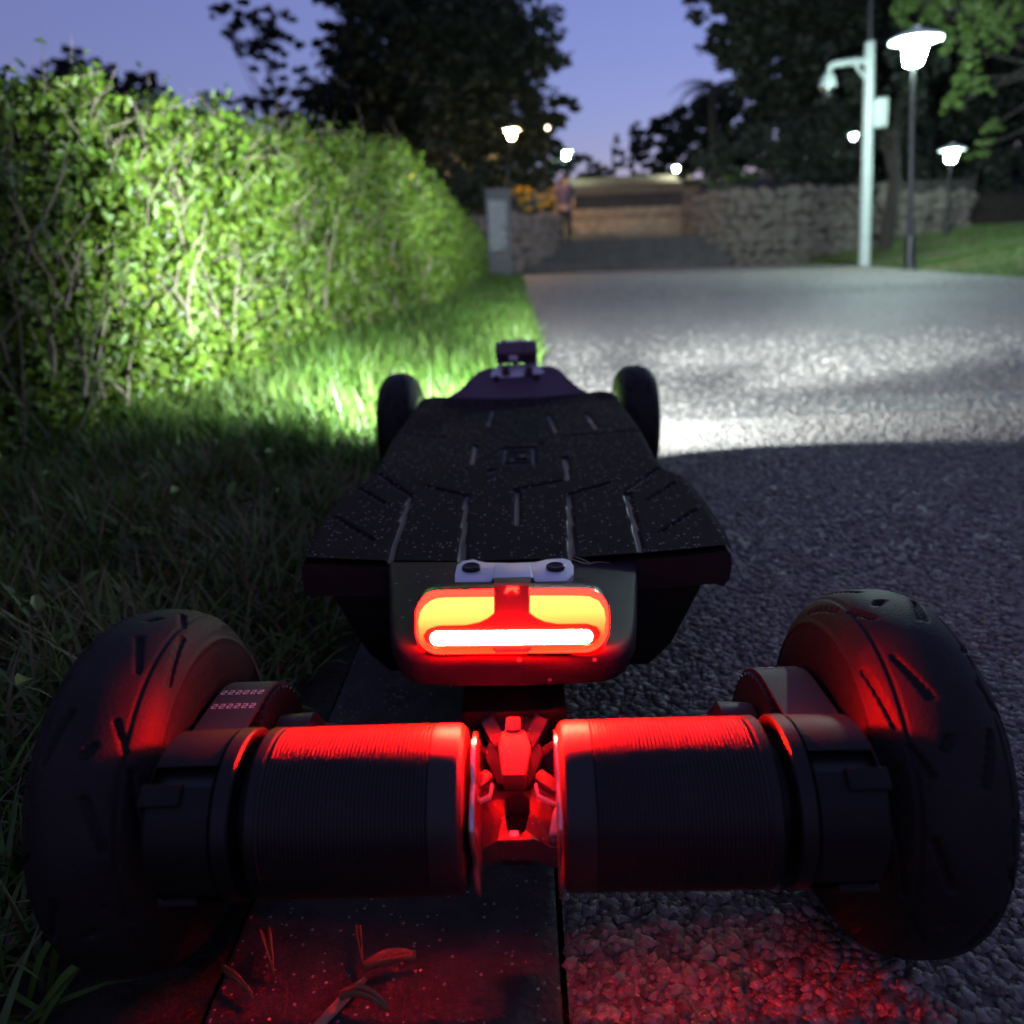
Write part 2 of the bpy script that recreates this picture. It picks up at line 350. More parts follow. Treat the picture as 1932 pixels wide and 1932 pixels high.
# --- bracket of the tail light
by = .452
br = [(858, 1098), (858, 1083), (862, 1066), (872, 1058), (893, 1055), (916, 1061), (960, 1062), (1010, 1060), (1032, 1055), (1062, 1053), (1076, 1057), (1082, 1067), (1082, 1083), (1068, 1096), (1008, 1097), (1006, 1090), (1000, 1090), (930, 1091), (926, 1097)]
brk = MB().prism([at(a, b, by - (b - 1055) * .00085) + [0, 0, 0] for a, b in br], (0, .002, -.006)).build('light_bracket', M['alu'], board, True, .0005)
c1 = [at(a, b, .436 - (b - 1062) * .0008) for a, b in ((934, 1066), (1000, 1064), (1006, 1090), (928, 1091))]
MB().prism(c1, (0, .006, -.003)).build('bracket_block', M['alu'], brk, True, .0008)
for bx, bz in ((889, 1074), (1048, 1073)):
    yb = lambda b: by - (b - 1055) * .00085
    e1 = at(bx, bz + 5, yb(bz + 5)) - at(bx, bz - 5, yb(bz - 5)); ax = Vector((1, 0, 0)).cross(Vector(e1)).normalized(); ax = ax if ax.z > 0 else -ax; p = Vector(at(bx, bz, yb(bz))) + ax * .0012
    MB().lathe(p, ax, [(-.002, .0058), (.0009, .0058), (.0014, .0050), (.0006, .0044), (.0005, .0022), (.0002, .0021)], 24).build('bolt', M['bolt'], brk, True)

# --- tail light: upright body, glowing lens, dark T mask, white-hot bar
LY = .304                                    # depth of the lens face
def rr(x0, x1, y0, y1, r, n=7, Y=LY, tilt=.00012, d=0., sag=0.):
    pts = []
    for cx, cy, a0 in ((x1 - r, y0 + r, -90), (x1 - r, y1 - r, 0), (x0 + r, y1 - r, 90), (x0 + r, y0 + r, 180)):
        for k in range(n):
            a = R(a0 + 90 * k / (n - 1)); px = cx + r * math.cos(a); py = cy + r * math.sin(a)
            py += sag * (1 - ((px - 966) / 180) ** 2) - .012 * (px - 966)
            pts.append(at(px, py, Y + (1172 - py) * tilt + d))
    return pts
lt = MB().loft([rr(790, 1143, 1102, 1234, 46, d=.020), rr(784, 1149, 1100, 1236, 48, d=.012), rr(783, 1150, 1108, 1236, 48, d=.002), rr(788, 1145, 1113, 1231, 46, d=-.0005)]).build('tail_light', M['redhouse'], board, True, angle=50)
zl = [at(966, b, LY)[2] for b in (1232, 1196, 1150, 1128)]; led_falloff(M['led_glow'], zl[1] - .001, zl[2] + .004, 5, 62)
def ringmesh(o, i): return MB().loft([o, i], cap=False)
MB().loft([rr(783.5, 1149, 1110, 1235, 47, d=.0045), rr(784.5, 1148, 1112, 1232, 46, d=-.0008), rr(789, 1143, 1126, 1228, 46, d=-.0030)], cap=False).build('lens_rim', M['led_rim'], lt, True)
sd = lambda d: rr(782.5, 1150.5, 1109, 1236.5, 48, d=d)[3:25]
MB().loft([sd(.013), sd(.004)], cap=False, closed=False).build('added_glow_strip', M['added_side_glow'], lt, True)  # added glowing strip on sides and bottom, spills red onto the tail plate
lensL = [(789, 1172), (792, 1155), (802, 1140), (820, 1131), (850, 1129), (932, 1128), (933, 1158), (920, 1168), (905, 1175), (880, 1180), (825, 1180), (806, 1186), (797, 1200), (803, 1214), (826, 1223), (930, 1226), (930, 1232), (830, 1230), (804, 1222), (792, 1205)]
lensR = [(1932 - a + 0, b - 2) for a, b in lensL]
for pl in (lensL, lensR):
    MB().prism([at(a, b - .012 * (a - 966), LY + (1172 - b) * .00012 - .0034) for a, b in pl], (0, .002, 0)).build('lens', M['led_glow'], lt, True)
tm = [(932, 1106), (998, 1105), (999, 1158), (1012, 1168), (1028, 1176), (1060, 1180), (1105, 1180), (1122, 1184), (1129, 1198), (1122, 1213), (1100, 1219), (998, 1221), (998, 1231), (934, 1232), (934, 1222), (832, 1221), (812, 1215), (803, 1200), (810, 1187), (828, 1182), (878, 1181), (903, 1176), (920, 1168), (932, 1158)]
MB().prism([at(a, b - .004 * (a - 966), LY + (1172 - b) * .00012 - .0042) for a, b in tm], (0, .003, 0)).build('mask', M['led_dim'], lt, True)
MB().loft([rr(812, 1118, 1189, 1215, 13, sag=2, d=-.0030), rr(812, 1118, 1189, 1215, 13, sag=2, d=-.0048)]).build('light_bar', M['led_core'], lt, True)
for x0, x1 in ((905, 954), (984, 1029)):
    MB().prism([at(a, b - .012 * (a - 966), LY - .0052) for a, b in ((x0, 1236), (x0 + 5, 1224), (x1 - 4, 1224), (x1, 1236))], (0, .003, 0)).build('lens_tab', M['led_rim'], lt)
em = [(952, 1119), (957, 1108), (977, 1108), (979, 1112), (973, 1114), (978, 1119), (972, 1119), (968, 1114), (961, 1115), (958, 1119)]
MB().prism([at(a, b, LY + (1172 - b) * .00012 - .0048) for a, b in em], (0, .001, 0)).build('emblem', M['led_rim'], lt)
clampq = [(930, 1090), (1003, 1088), (999, 1110), (933, 1111)]
MB().prism([at(a, b, .316 + (1110 - b) * .0046) for a, b in clampq], (0, .004, -.004)).build('clamp', M['dblack'], lt, True, .0008)

# --- wheels
def tyre_mesh():
    nu, nv = 660, 84; w, rad = .057, .0825
    A, Sv = np.meshgrid(np.linspace(0, 2 * np.pi, nu, endpoint=False), np.linspace(-np.pi / 2, np.pi / 2, nv), indexing='ij')
    x = np.sign(Sv) * np.abs(np.sin(Sv)) ** .75 * w / 2; r = rad - (1 - np.abs(np.cos(Sv)) ** .75) * .035
    s = A * rad; t = Sv / (np.pi / 2) * .045
    per = 2 * np.pi * rad / 7; sp = (s % per)
    P = np.stack([sp, t], -1); d = np.full(A.shape, 9.)
    segs = [((.006, -.004), (.026, -.010)), ((.040, .004), (.060, .011)), ((.010, .010), (.022, .016)), ((.036, -.018), (.046, -.013)), ((.030, .020), (.060, .026)), ((.004, -.026), (.036, -.021)), ((.062, -.014), (.070, -.024)), ((.020, .004), (.024, .002))]
    for a, b in segs:
        for k in (-per, 0, per): d = np.minimum(d, seg_dist(P + [k, 0], a, b) - .00105)
    d = np.minimum(d, np.abs(t + .0155 + .0006 * np.sin(A * 9)) - .00015); d = np.minimum(d, np.abs(t - .0155) - .00015)
    dep = .0024 * smoothstep(.0005, -.0001, d)
    lip = .0012 * np.exp(-((np.abs(t) - .0315) / .001) ** 2)
    r2 = r - dep * np.cos(Sv) ** .4 + lip * .4; x2 = x + np.sign(Sv) * lip * .6
    V = np.stack([x2, r2 * np.cos(A), r2 * np.sin(A)], -1).reshape(-1, 3)
    i = np.arange(nu)[:, None]; j = np.arange(nv - 1)[None]; i2 = (i + 1) % nu
    Fc = np.stack([(i * nv + j), (i2 * nv + j), (i2 * nv + j + 1), (i * nv + j + 1)], -1).reshape(-1, 4)
    return np_mesh('tyre', V, Fc, M['rubber'], smooth=True)
TY = tyre_mesh()
rm = MB().lathe((0, 0, 0), (1, 0, 0), [(-.0283, .0482), (-.027, .0455), (-.006, .043), (.004, .040), (.006, .016), (.010, .016), (.012, .040), (.022, .043), (.0275, .0455), (.0283, .0482)], 48)
RMO = rm.build('rim', M['rim'], None, True); RME = RMO.data; bpy.data.objects.remove(RMO)
for sx in (-1, 1):
    for y in (YA, YF):
        w = bpy.data.objects.new('wheel', None); COL.objects.link(w); w.parent = board
        w.location = (sx * .1715, y - .7, ZA); w.rotation_euler = (R(17 + 61 * (y > 1) + (sx > 0) * 9), 0, 0 if sx < 0 else math.pi)
        add_obj('tyre', TY, w); add_obj('rim', RME, w)
        o = MB().lathe((0, 0, 0), (1, 0, 0), [(-.012, .014), (.012, .014)], 20); b = o.build('hub', M['hangdark'], None, True)
        b.parent = w
# --- motors
MC = Vector((0, .247, .115)); MRAD = .0315
for sx in (-1, 1):
    X = lambda v: Vector((sx * v, MC.y, MC.z))
    pr = [(.0175, MRAD * .80), (.0180, MRAD * .93), (.0195, MRAD * .985), (.0215, MRAD), (.0300, MRAD), (.0304, MRAD - .0005)]
    x = .0305
    while x < .0890: pr += [(x, MRAD - .0006), (x + .00035, MRAD + .0001), (x + .0008, MRAD + .0001), (x + .00112, MRAD - .0006)]; x += .00148
    pr += [(.0896, MRAD - .0012), (.0902, MRAD - .0012), (.0904, MRAD * .985), (.0912, MRAD)]
    mo = MB().lathe((0, MC.y, MC.z), (sx, 0, 0), pr, 112).build('motor', M['motor'], board, True, angle=25)
    MB().lathe((0, MC.y, MC.z), (sx, 0, 0), [(.0912, MRAD - .0015), (.0914, MRAD + .0002), (.0950, MRAD + .0002), (.0962, MRAD - .0016), (.0964, MRAD - .010)], 96).build('end_cap', M['motorcap'], mo, True, angle=25)
    MB().lathe((0, MC.y, MC.z), (sx, 0, 0), [(.096, .021), (.102, .021)], 48).build('collar', M['rim'], mo, True)
    MB().lathe((0, MC.y, MC.z), (sx, 0, 0), [(.1010, MRAD - .006), (.1010, MRAD - .0004), (.1016, MRAD + .0004), (.1068, MRAD + .0004), (.1076, MRAD - .0004)], 96).build('motor_mount', M['motorcap'], mo, True, angle=25)
    # gear cover: round drum with a window and tabs
    cv = MB().lathe((0, MC.y, MC.z), (sx, 0, 0), [(.1078, MRAD - .0012), (.1082, MRAD), (.1150, MRAD), (.1230, MRAD - .0001), (.1310, MRAD - .0004), (.1332, MRAD - .003), (.1336, MRAD - .012)], 72)
    co = cv.build('gear_cover', M['dblack'], mo, True, angle=30)
    bmc = bmesh.new(); bmc.from_mesh(co.data); kill = []
    for f in bmc.faces:
        c = f.calc_center_median(); an = math.degrees(math.atan2(c.z - MC.z, c.y + .7 - MC.y)) % 360
        if .111 < abs(c.x) < .1315 and (112 < an < 127 or 206 < an < 222) and math.hypot(c.z - MC.z, c.y + .7 - MC.y) > .03: kill.append(f)
    bmesh.ops.delete(bmc, geom=kill, context='FACES'); bmc.to_mesh(co.data); bmc.free()
    MB().lathe((0, MC.y, MC.z), (sx, 0, 0), [(.109, MRAD - .005), (.1325, MRAD - .005)], 40).build('cover_core', M['rim'], co, True)
    for a0, hh in ((130, .0022), (226, .0020)):
        ca = R(a0); c = Vector((sx * .1262, MC.y + math.cos(ca) * (MRAD - .0002), MC.z + math.sin(ca) * (MRAD - .0002)))
        MB().box(c, (.015, .008, .0035), Matrix.Rotation(ca + R(90), 3, 'X')).build('cover_tab', M['dblack'], co, True, .0008)
    # inner motor plate: thin bright scalloped edge
    pl = [];
    for k in range(44):
        a = 2 * math.pi * k / 44; rr_ = MRAD * (.93 + .10 * math.sin(a * 5 + .6) * (math.sin(a) < .9)); pl.append((sx * .0152 + .0015, MC.y + .004 + math.cos(a) * rr_ * .98, MC.z - .004 + math.sin(a) * rr_ * 1.02))
    MB().prism(pl, (sx * .0018, 0, 0)).build('bearing_plate', M['steel'], mo, True, .0004)
# --- belts and wheel pulleys
def belt(sx):
    n = 40; prof = []
    c1, r1, c2, r2 = np.array([YA, ZA]), .0455, np.array([MC.y, MC.z]), .014
    dv = c2 - c1; L = np.linalg.norm(dv); ang = math.atan2(dv[1], dv[0]); off = math.acos((r1 - r2) / L)
    for k in range(n): a = ang + off + (2 * math.pi - 2 * off) * k / (n - 1); prof.append(c1 + r1 * np.array([math.cos(a), math.sin(a)]))
    for k in range(12): a = ang - off + 2 * off * k / 11; prof.append(c2 + r2 * np.array([math.cos(a), math.sin(a)]))
    x0, x1 = .1165, .1395
    inn = [c1 + (p - c1) * (1 - .0016 / max(.01, np.linalg.norm(p - c1))) for p in prof]
    rings = [[(sx * x0, *p) for p in prof], [(sx * x1, *p) for p in prof], [(sx * x1, *p) for p in inn], [(sx * x0, *p) for p in inn]]
    return MB().loft(rings + [rings[0]], cap=False).build('belt', M['belt'], board, True, angle=50), c1, r1
for sx in (-1, 1):
    bo, c1, r1 = belt(sx)
    # printed marks along the belt: s < 0 on the pulley arc, s > 0 on the straight run towards the motor
    def on(s, x):
        a0 = R(89.2); rr_ = r1 + .0003
        if s < 0: a = a0 + s / r1; return Vector((sx * x, c1[0] + rr_ * math.cos(a), c1[1] + rr_ * math.sin(a)))
        return Vector((sx * x, c1[0] + rr_ * math.cos(a0) - s * math.sin(a0), c1[1] + rr_ * math.sin(a0) + s * math.cos(a0)))
    pm = MB()
    def mark(xa, s0, items, k=1.):
        for ds, kx, la, lx in items: pm.add([on(s0 + ds, xa + kx), on(s0 + ds, xa + kx + lx), on(s0 + ds + la, xa + kx + lx), on(s0 + ds + la, xa + kx)], [(0, 1, 2, 3)])
    EE = ((0, 0, .0008, .0040), (.0008, 0, .0022, .0009), (.0008, .0016, .0022, .0009), (.0008, .0031, .0022, .0009), (.0034, 0, .0007, .0040), (.0045, 0, .0006, .0036), (.0056, .0004, .0005, .003))
    if sx > 0:
        for g in range(4): mark(.1185 + g * .0052, -.0240, EE)
    else:
        for row in (-.004, .008):
            for g in range(6): mark(.1183 + g * .0035, row, ((0, 0, .0006, .0024), (.0006, .0, .001, .0007), (.0016, .0, .0006, .0024), (.0022, .0017, .001, .0007), (.0032, 0, .0006, .0024)))
    pm.build('belt_print', M['print'], bo)
    # toothed pulley
    t = []; n = 44
    for k in range(n * 2): a = 2 * math.pi * k / (n * 2); t.append((sx * .1145, c1[0] + math.cos(a) * (.0438 if k % 2 else .0418), c1[1] + math.sin(a) * (.0438 if k % 2 else .0418)))
    MB().prism(t, (sx * .026, 0, 0)).build('pulley', M['rim'], board)
# --- rear and front trucks
for y, sg in ((YA, 1), (YF, -1)):
    hg = MB(); pts = [(-.150, .008), (-.112, .0095), (-.111, .013), (-.098, .0135), (-.094, .011), (-.04, .0155), (0, .018), (.04, .0155), (.094, .011), (.098, .0135), (.111, .013), (.112, .0095), (.150, .008)]
    hg.tube([(a, y, ZA + .018 * math.exp(-(abs(a) - .104) ** 2 / .0003) + .004) for a, r in pts], [r for a, r in pts], 20)
    hg.build('axle_hanger', M['hangdark'], board, True)
    MB().box((0, y + sg * .060, .112), (.05, .06, .010), Matrix.Rotation(sg * R(-8), 3, 'X')).build('truck_base', M['hangdark'], board, True, .002)
MB().box((0, .328, .1155), (.048, .062, .019)).build('baseplate', M['dblack'], board, True, .002)
# visible centre of the rear truck: faceted seat above, yoke with a six-sided window below
def slope(b0, y0, b1, y1): return lambda b: y0 + (y1 - y0) * (b - b0) / (b1 - b0)
def fac(pts, Y, off, name, m, bev=.0007):
    return MB().prism([at(a, b, Y(b)) for a, b in pts], off).build(name, m, board, True, bev)
ST = slope(1340, .300, 1480, .272)
fac([(905, 1340), (1035, 1338), (1040, 1352), (1012, 1392), (1028, 1420), (1002, 1478), (938, 1479), (912, 1424), (925, 1392), (905, 1352)], ST, (0, .012, -.022), 'bushing_seat', M['hangdark'])
SC = slope(1353, .284, 1465, .258)
fac([(947, 1377), (990, 1376), (1002, 1406), (992, 1462), (947, 1463), (940, 1406)], SC, (0, .008, -.014), 'pivot_cap', M['hanger'], .0010)
fac([(908, 1364), (930, 1345), (950, 1388), (934, 1412)], (lambda b: ST(b) - .0022), (0, .006, -.010), 'seat_facet', M['hanger'], .0005)
fac([(1034, 1360), (1010, 1343), (991, 1387), (1006, 1411)], (lambda b: ST(b) - .0022), (0, .006, -.010), 'seat_facet', M['hanger'], .0005)
fac([(955, 1352), (981, 1351), (983, 1378), (953, 1379)], slope(1352, .282, 1378, .277), (0, .006, -.010), 'kingpin', M['hanger'], .0008)
yo = [(925, 1482), (944, 1474), (995, 1473), (1012, 1482), (1058, 1505), (1058, 1598), (1040, 1600), (1008, 1584), (938, 1586), (905, 1606), (886, 1606), (886, 1512)]
hx = [(953, 1508), (964, 1498), (986, 1497), (999, 1508), (1000, 1530), (991, 1566), (984, 1574), (964, 1574), (957, 1566), (952, 1532)]
SY = slope(1474, .280, 1602, .250)
O = [at(a, b, SY(b) + (.004 if abs(a - 970) > 50 else 0)) for a, b in yo]; H = [at(a, b, SY(b)) for a, b in hx]
ob = [p + np.array([0, .004, -.014]) for p in O]; hb = [p + np.array([0, .003, -.013]) for p in H]
bmy = bmesh.new()
def addring(r): return [bmy.verts.new(tuple(p)) for p in r]
vo, vh, vob, vhb = addring(O), addring(H), addring(ob), addring(hb)
def edges(r): return [bmy.edges.new((r[i], r[(i + 1) % len(r)])) for i in range(len(r))]
bmesh.ops.triangle_fill(bmy, edges=edges(vo) + edges(vh), use_beauty=True)
for a, b in ((vo, vob), (vh, vhb)):
    for i in range(len(a)): bmy.faces.new((a[i], a[(i + 1) % len(a)], b[(i + 1) % len(a)], b[i]))
bmesh.ops.recalc_face_normals(bmy, faces=bmy.faces)
for v in bmy.verts: v.co.y -= .7
me = bpy.data.meshes.new('yoke'); bmy.to_mesh(me); bmy.free(); me.materials.append(M['hanger']); add_obj('yoke', me, board)
MB().prism([at(a, b, SY(b)) + [0, .004, -.014] for a, b in ((930, 1492), (1020, 1492), (1005, 1584), (945, 1584))], (0, .001, -.004)).build('shadow_plate', M['rim'], board)  # black plate standing in for the shade behind the yoke window
fac([(961, 1566), (978, 1566), (979, 1578), (960, 1578)], lambda b: SY(b) - .0005, (0, .003, -.004), 'kingpin_nut', M['alu'], .0006)
for s in (-1, 1):
    m_ = lambda a: 970 + s * (a - 970) + (0 if s > 0 else -1)
    fac([(m_(1020), 1412), (m_(1040), 1398), (m_(1058), 1400), (m_(1058), 1412), (m_(1042), 1411), (m_(1022), 1424)], lambda b: .268, (0, .003, -.004), 'tie_arm', M['hanger'], .0004)
    fac([(m_(1010), 1460), (m_(1022), 1450), (m_(1058), 1474), (m_(1058), 1494), (m_(1044), 1492), (m_(1010), 1470)], slope(1450, .270, 1494, .260), (0, .003, -.006), 'tie_arm', M['hanger'], .0006)
    fac([(m_(1008), 1478), (m_(1013), 1476), (m_(1017), 1498), (m_(1058), 1518), (m_(1058), 1523), (m_(1013), 1503)], lambda b: .2545, (0, .002, -.003), 'bright_edge', M['alu'], .0003)
    fac([(m_(1044), 1530), (m_(1054), 1514), (m_(1056), 1572), (m_(1036), 1576), (m_(1038), 1562)], lambda b: .249, (0, .002, -.003), 'web_plate', M['alu'], .0004)
    fac([(m_(1034), 1583), (m_(1054), 1580), (m_(1056), 1587), (m_(1046), 1593), (m_(1036), 1591)], lambda b: .246, (0, .002, -.003), 'bright_edge', M['steel'], .0004)
# --- headlamp on the nose
HL = Vector((.002, 1.118, .1885))
hl = MB().lathe((HL.x - .031, HL.y, HL.z), (1, 0, 0), [(0, .013), (.001, .0155), (.008, .0160), (.009, .0150), (.040, .0150), (.041, .0166), (.058, .0166), (.0595, .014)], 28).build('headlamp', M['lamphouse'], board, True)
MB().box((HL.x - .006, HL.y - .0150, HL.z - .006), (.012, .004, .008)).build('lamp_badge', M['alu'], hl, True, .001)
MB().box((HL.x - .004, HL.y + .002, HL.z + .0158), (.040, .012, .003)).build('lamp_button', M['alu'], hl, True, .001)
for dx in (-.018, .006, .02): MB().box((HL.x + dx, HL.y, HL.z + .0175), (.003, .010, .004)).build('lamp_fin', M['lamphouse'], hl, True, .0006)
MB().lathe((HL.x, HL.y + .012, HL.z), (0, 1, 0), [(0, .011), (.003, .011), (.0032, .0095), (.004, .0093)], 28).build('lamp_bezel', M['rim'], hl, True)
MB().lathe((HL.x, HL.y + .0165, HL.z), (0, 1, 0), [(0, .0085), (.0012, .008), (.0020, .004)], 24).build('lamp_lens', M['head_led'], hl, True)
MB().tube([(HL.x - .003, HL.y, HL.z - .014), (HL.x - .003, HL.y, HL.z - .026)], .004, 12).build('lamp_stalk', M['hangdark'], hl, True)
nb = MB(); 
nbp = [(924, 720), (928, 700), (936, 694), (940, 688), (1012, 686), (1016, 693), (1026, 700), (1026, 716), (1014, 722), (996, 720), (980, 716), (962, 718), (950, 723)]
nb.prism([at(a, b, 1.095 + (720 - b) * .0006) for a, b in nbp], (0, .010, -.002)).build('lamp_bracket', M['alu'], board, True, .0008)
for bx, bz in ((936, 714), (1012, 712)): MB().lathe(at(bx, bz, 1.094), (0, -.6, .8), [(-.002, .005), (.001, .005), (.0014, .004)], 14).build('bolt', M['bolt'], board, True)
for bx in (946, 990): MB().prism([at(a, b, 1.099) for a, b in ((bx, 708), (bx + 16, 708), (bx + 14, 692), (bx + 2, 692))], (0, .006, 0)).build('bracket_rib', M['hanger'], board, True, .0006)
def lamp(name, kind, loc, power, col, parent=None, radius=.02, aim=None, size=175, blend=.05):
    l = bpy.data.lights.new(name, kind); l.energy = power * K; l.color = col; l.shadow_soft_size = radius
    o = bpy.data.objects.new(name, l); COL.objects.link(o); o.location = loc
    if kind == 'SPOT': l.spot_size = R(size); l.spot_blend = blend
    if aim is not None: o.rotation_euler = Vector(aim).to_track_quat('-Z', 'Y').to_euler()
    if parent is not None: o.parent = parent; o.matrix_parent_inverse = Matrix.Translation(-parent.location) if parent.parent is None else Matrix.Translation(-(parent.location + parent.parent.location))
    return o
LP = (HL.x, HL.y + .022, HL.z); LC = (.84, .99, 1.06)
lamp('headlamp_flood', 'SPOT', LP, 11, LC, board, .006, (.02, 1, -.02), 168, .06)
lamp('headlamp_beam', 'SPOT', LP, 430, LC, board, .006, (-.34, 1, .15), 114, 1.0)
for aim, sz, pw in (((.10, 1, .15), 38, 2700), ((.45, 1, .165), 40, 3400), ((.85, 1, .17), 42, 2100)): lamp('headlamp_spot', 'SPOT', LP, pw, LC, board, .006, aim, sz, 1.0)
lamp('headlamp_side', 'SPOT', LP, 165, LC, board, .006, (1.0, 1, .04), 96, 1.0)

# ================================================================ GROUND, ROAD, KERB
g = MB().add([(-900, -900, -.02), (900, -900, -.02), (900, 1500, -.02), (-900, 1500, -.02)], [(0, 1, 2, 3)]).build('ground', M['lawn']); tag(g, kind='structure')
RL = [(-6, -4), (.0205, -4), (.0205, 3), (.05, 6), (.05, 16.2)]
RRt = [(5.3, 16.2), (5.55, 14.5), (5.5, 12.9), (5.25, 11.4), (4.95, 10.2), (4.55, 8.3), (4.3, 6.6), (4.4, 4), (5, 1), (6, -4)]
rd = MB(); pts = [(a, b, 0) for a, b in RL[1:] + RRt]
rd.add(pts, [tuple(range(len(pts)))]); rdo = rd.build('road', M['asphalt']); tag(rdo, kind='structure')
# loose-looking aggregate of the road surface close to the camera: real stones
ico = bmesh.new(); bmesh.ops.create_icosphere(ico, subdivisions=1, radius=1); iv = np.array([v.co[:] for v in ico.verts]); ifc = np.array([[v.index for v in f.verts] for f in ico.faces if f.calc_center_median().z > -.3]); ico.free()
def stones(n, area, smin, smax, name, m, zc, reject=None, flat=.45):
    xy = np.stack([rng.uniform(area[0], area[1], n), area[2] + (area[3] - area[2]) * rng.uniform(0, 1, n)], 1)
    if reject is not None: xy = xy[reject(xy)]
    n = len(xy); s = rng.uniform(smin, smax, (n, 1)) * .5
    sc = s * np.concatenate([rng.uniform(.7, 1.35, (n, 2)), rng.uniform(flat * .7, flat * 1.4, (n, 1))], 1)
    v = iv[None] * (1 + rng.uniform(-.38, .38, (n, 12, 1))) * sc[:, None]; a = rng.uniform(0, 6.28, n); c, s_ = np.cos(a)[:, None], np.sin(a)[:, None]
    v = np.stack([v[..., 0] * c - v[..., 1] * s_, v[..., 0] * s_ + v[..., 1] * c, v[..., 2]], -1)
    v += np.concatenate([xy, np.full((n, 1), zc) + rng.uniform(-.0008, .0008, (n, 1))], 1)[:, None]
    f = ifc[None] + (np.arange(n) * 12)[:, None, None]
    return np_mesh(name, v.reshape(-1, 3), f.reshape(-1, 3), m)
o = stuff_obj('road_aggregate', stones(30000, (.0225, .62, .19, .72), .0026, .0084, 'road_aggregate', M['stone'], .0004))
o = stuff_obj('road_aggregate', stones(34000, (.0225, 1.15, .72, 1.5), .0034, .0095, 'road_aggregate', M['stone'], .0003))
o = stuff_obj('road_aggregate', stones(28000, (.0225, 3.3, 1.45, 3.4), .005, .0105, 'road_aggregate', M['stone'], .0003, lambda p: rng.uniform(0, 1, len(p)) < smoothstep(3.4, 1.5, p[:, 1])))
def far_grit(n, y0, y1, smin, smax):       # further out each stone is just a low four-sided point
    y = y0 + (y1 - y0) * rng.uniform(0, 1, n) ** 1.5; x = rng.uniform(.06, .9 + .50 * y, n); k = x < np.interp(y, [p[1] for p in RRt[::-1]], [p[0] for p in RRt[::-1]]) - .05; x, y = x[k], y[k]; n = len(x)
    s = rng.uniform(smin, smax, n) * .5; a = rng.uniform(0, 6.28, n); V = []
    for j in range(4): V.append(np.stack([x + s * np.cos(a + j * 1.57) * rng.uniform(.7, 1.3, n), y + s * np.sin(a + j * 1.57) * rng.uniform(.7, 1.3, n), np.full(n, -.0005)], 1))
    V.append(np.stack([x + s * rng.uniform(-.4, .4, n), y + s * rng.uniform(-.4, .4, n), s * rng.uniform(.12, .42, n)], 1)); i = np.arange(n)[:, None] * 5
    return np_mesh('road_aggregate', np.stack(V, 1).reshape(-1, 3), np.concatenate([i + [j, (j + 1) % 4, 4] for j in range(4)]), M['stone'])
stuff_obj('road_aggregate', far_grit(64000, 1.7, 6.5, .008, .016)); stuff_obj('road_aggregate', far_grit(36000, 5.5, 15.5, .016, .034))
kb = tag(bpy.data.objects.new('kerb', None), kind='structure'); COL.objects.link(kb)
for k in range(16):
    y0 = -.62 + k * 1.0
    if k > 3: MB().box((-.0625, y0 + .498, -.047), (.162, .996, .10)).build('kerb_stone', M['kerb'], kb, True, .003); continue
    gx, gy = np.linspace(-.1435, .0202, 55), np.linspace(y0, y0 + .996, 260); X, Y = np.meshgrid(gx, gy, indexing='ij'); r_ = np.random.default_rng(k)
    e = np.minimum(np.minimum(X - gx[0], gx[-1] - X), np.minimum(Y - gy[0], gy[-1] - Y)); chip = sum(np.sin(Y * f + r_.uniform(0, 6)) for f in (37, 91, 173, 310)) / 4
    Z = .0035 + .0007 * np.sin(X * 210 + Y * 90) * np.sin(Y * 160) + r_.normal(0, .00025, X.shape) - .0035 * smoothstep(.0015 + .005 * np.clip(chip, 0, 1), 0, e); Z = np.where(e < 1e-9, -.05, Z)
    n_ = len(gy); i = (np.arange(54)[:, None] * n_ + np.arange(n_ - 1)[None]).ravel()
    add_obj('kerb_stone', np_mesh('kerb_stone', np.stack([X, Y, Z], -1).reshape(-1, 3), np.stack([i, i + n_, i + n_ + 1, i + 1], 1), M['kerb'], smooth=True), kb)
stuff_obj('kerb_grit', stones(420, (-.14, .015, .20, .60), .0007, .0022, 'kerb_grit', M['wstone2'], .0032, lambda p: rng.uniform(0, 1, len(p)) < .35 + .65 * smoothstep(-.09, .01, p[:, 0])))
# grassy verge left of the kerb
def verge_z(x, y): return .004 + .035 * smoothstep(-.16, -.5, x) + .012 * np.sin(x * 9 + y * 3) * smoothstep(-.2, -.6, x) + .05 * smoothstep(-.7, -2.5, x)
vx = np.concatenate([np.linspace(-9, -1.2, 12), np.linspace(-1.1, -.1445, 24)]); vy = np.concatenate([np.linspace(-2, 3, 50), np.linspace(3.4, 30, 30)])
X, Y = np.meshgrid(vx, vy, indexing='ij'); V = np.stack([X, Y, verge_z(X, Y) - .006], -1).reshape(-1, 3)
i = (np.arange(len(vx) - 1)[:, None] * len(vy) + np.arange(len(vy) - 1)[None]).ravel()
vo_ = add_obj('verge', np_mesh('verge', V, np.stack([i, i + len(vy), i + len(vy) + 1, i + 1], 1), M['soil'], smooth=True)); tag(vo_, kind='structure')
def gedge(y): return np.interp(y, [0, .34, .50, .7, 1.0, 1.3, 1.7, 3, 5, 13], [-.19, -.20, -.175, -.15, -.12, -.03, .03, .065, .06, .05])
HY = [0, .3, 1.3, 2, 3, 3.8, 4.3, 5.5, 7, 9, 12, 14]
HX = [-.86, -.82, -.745, -.72, -.70, -.60, -.50, -.50, -.52, -.53, -.545, -.55]
HH = [.46, .48, .60, .665, .745, .83, .87, .86, .84, .80, .76, .74]
def hx_(y): return np.interp(y, HY, HX)
def hh_(y): return np.interp(y, HY, HH)
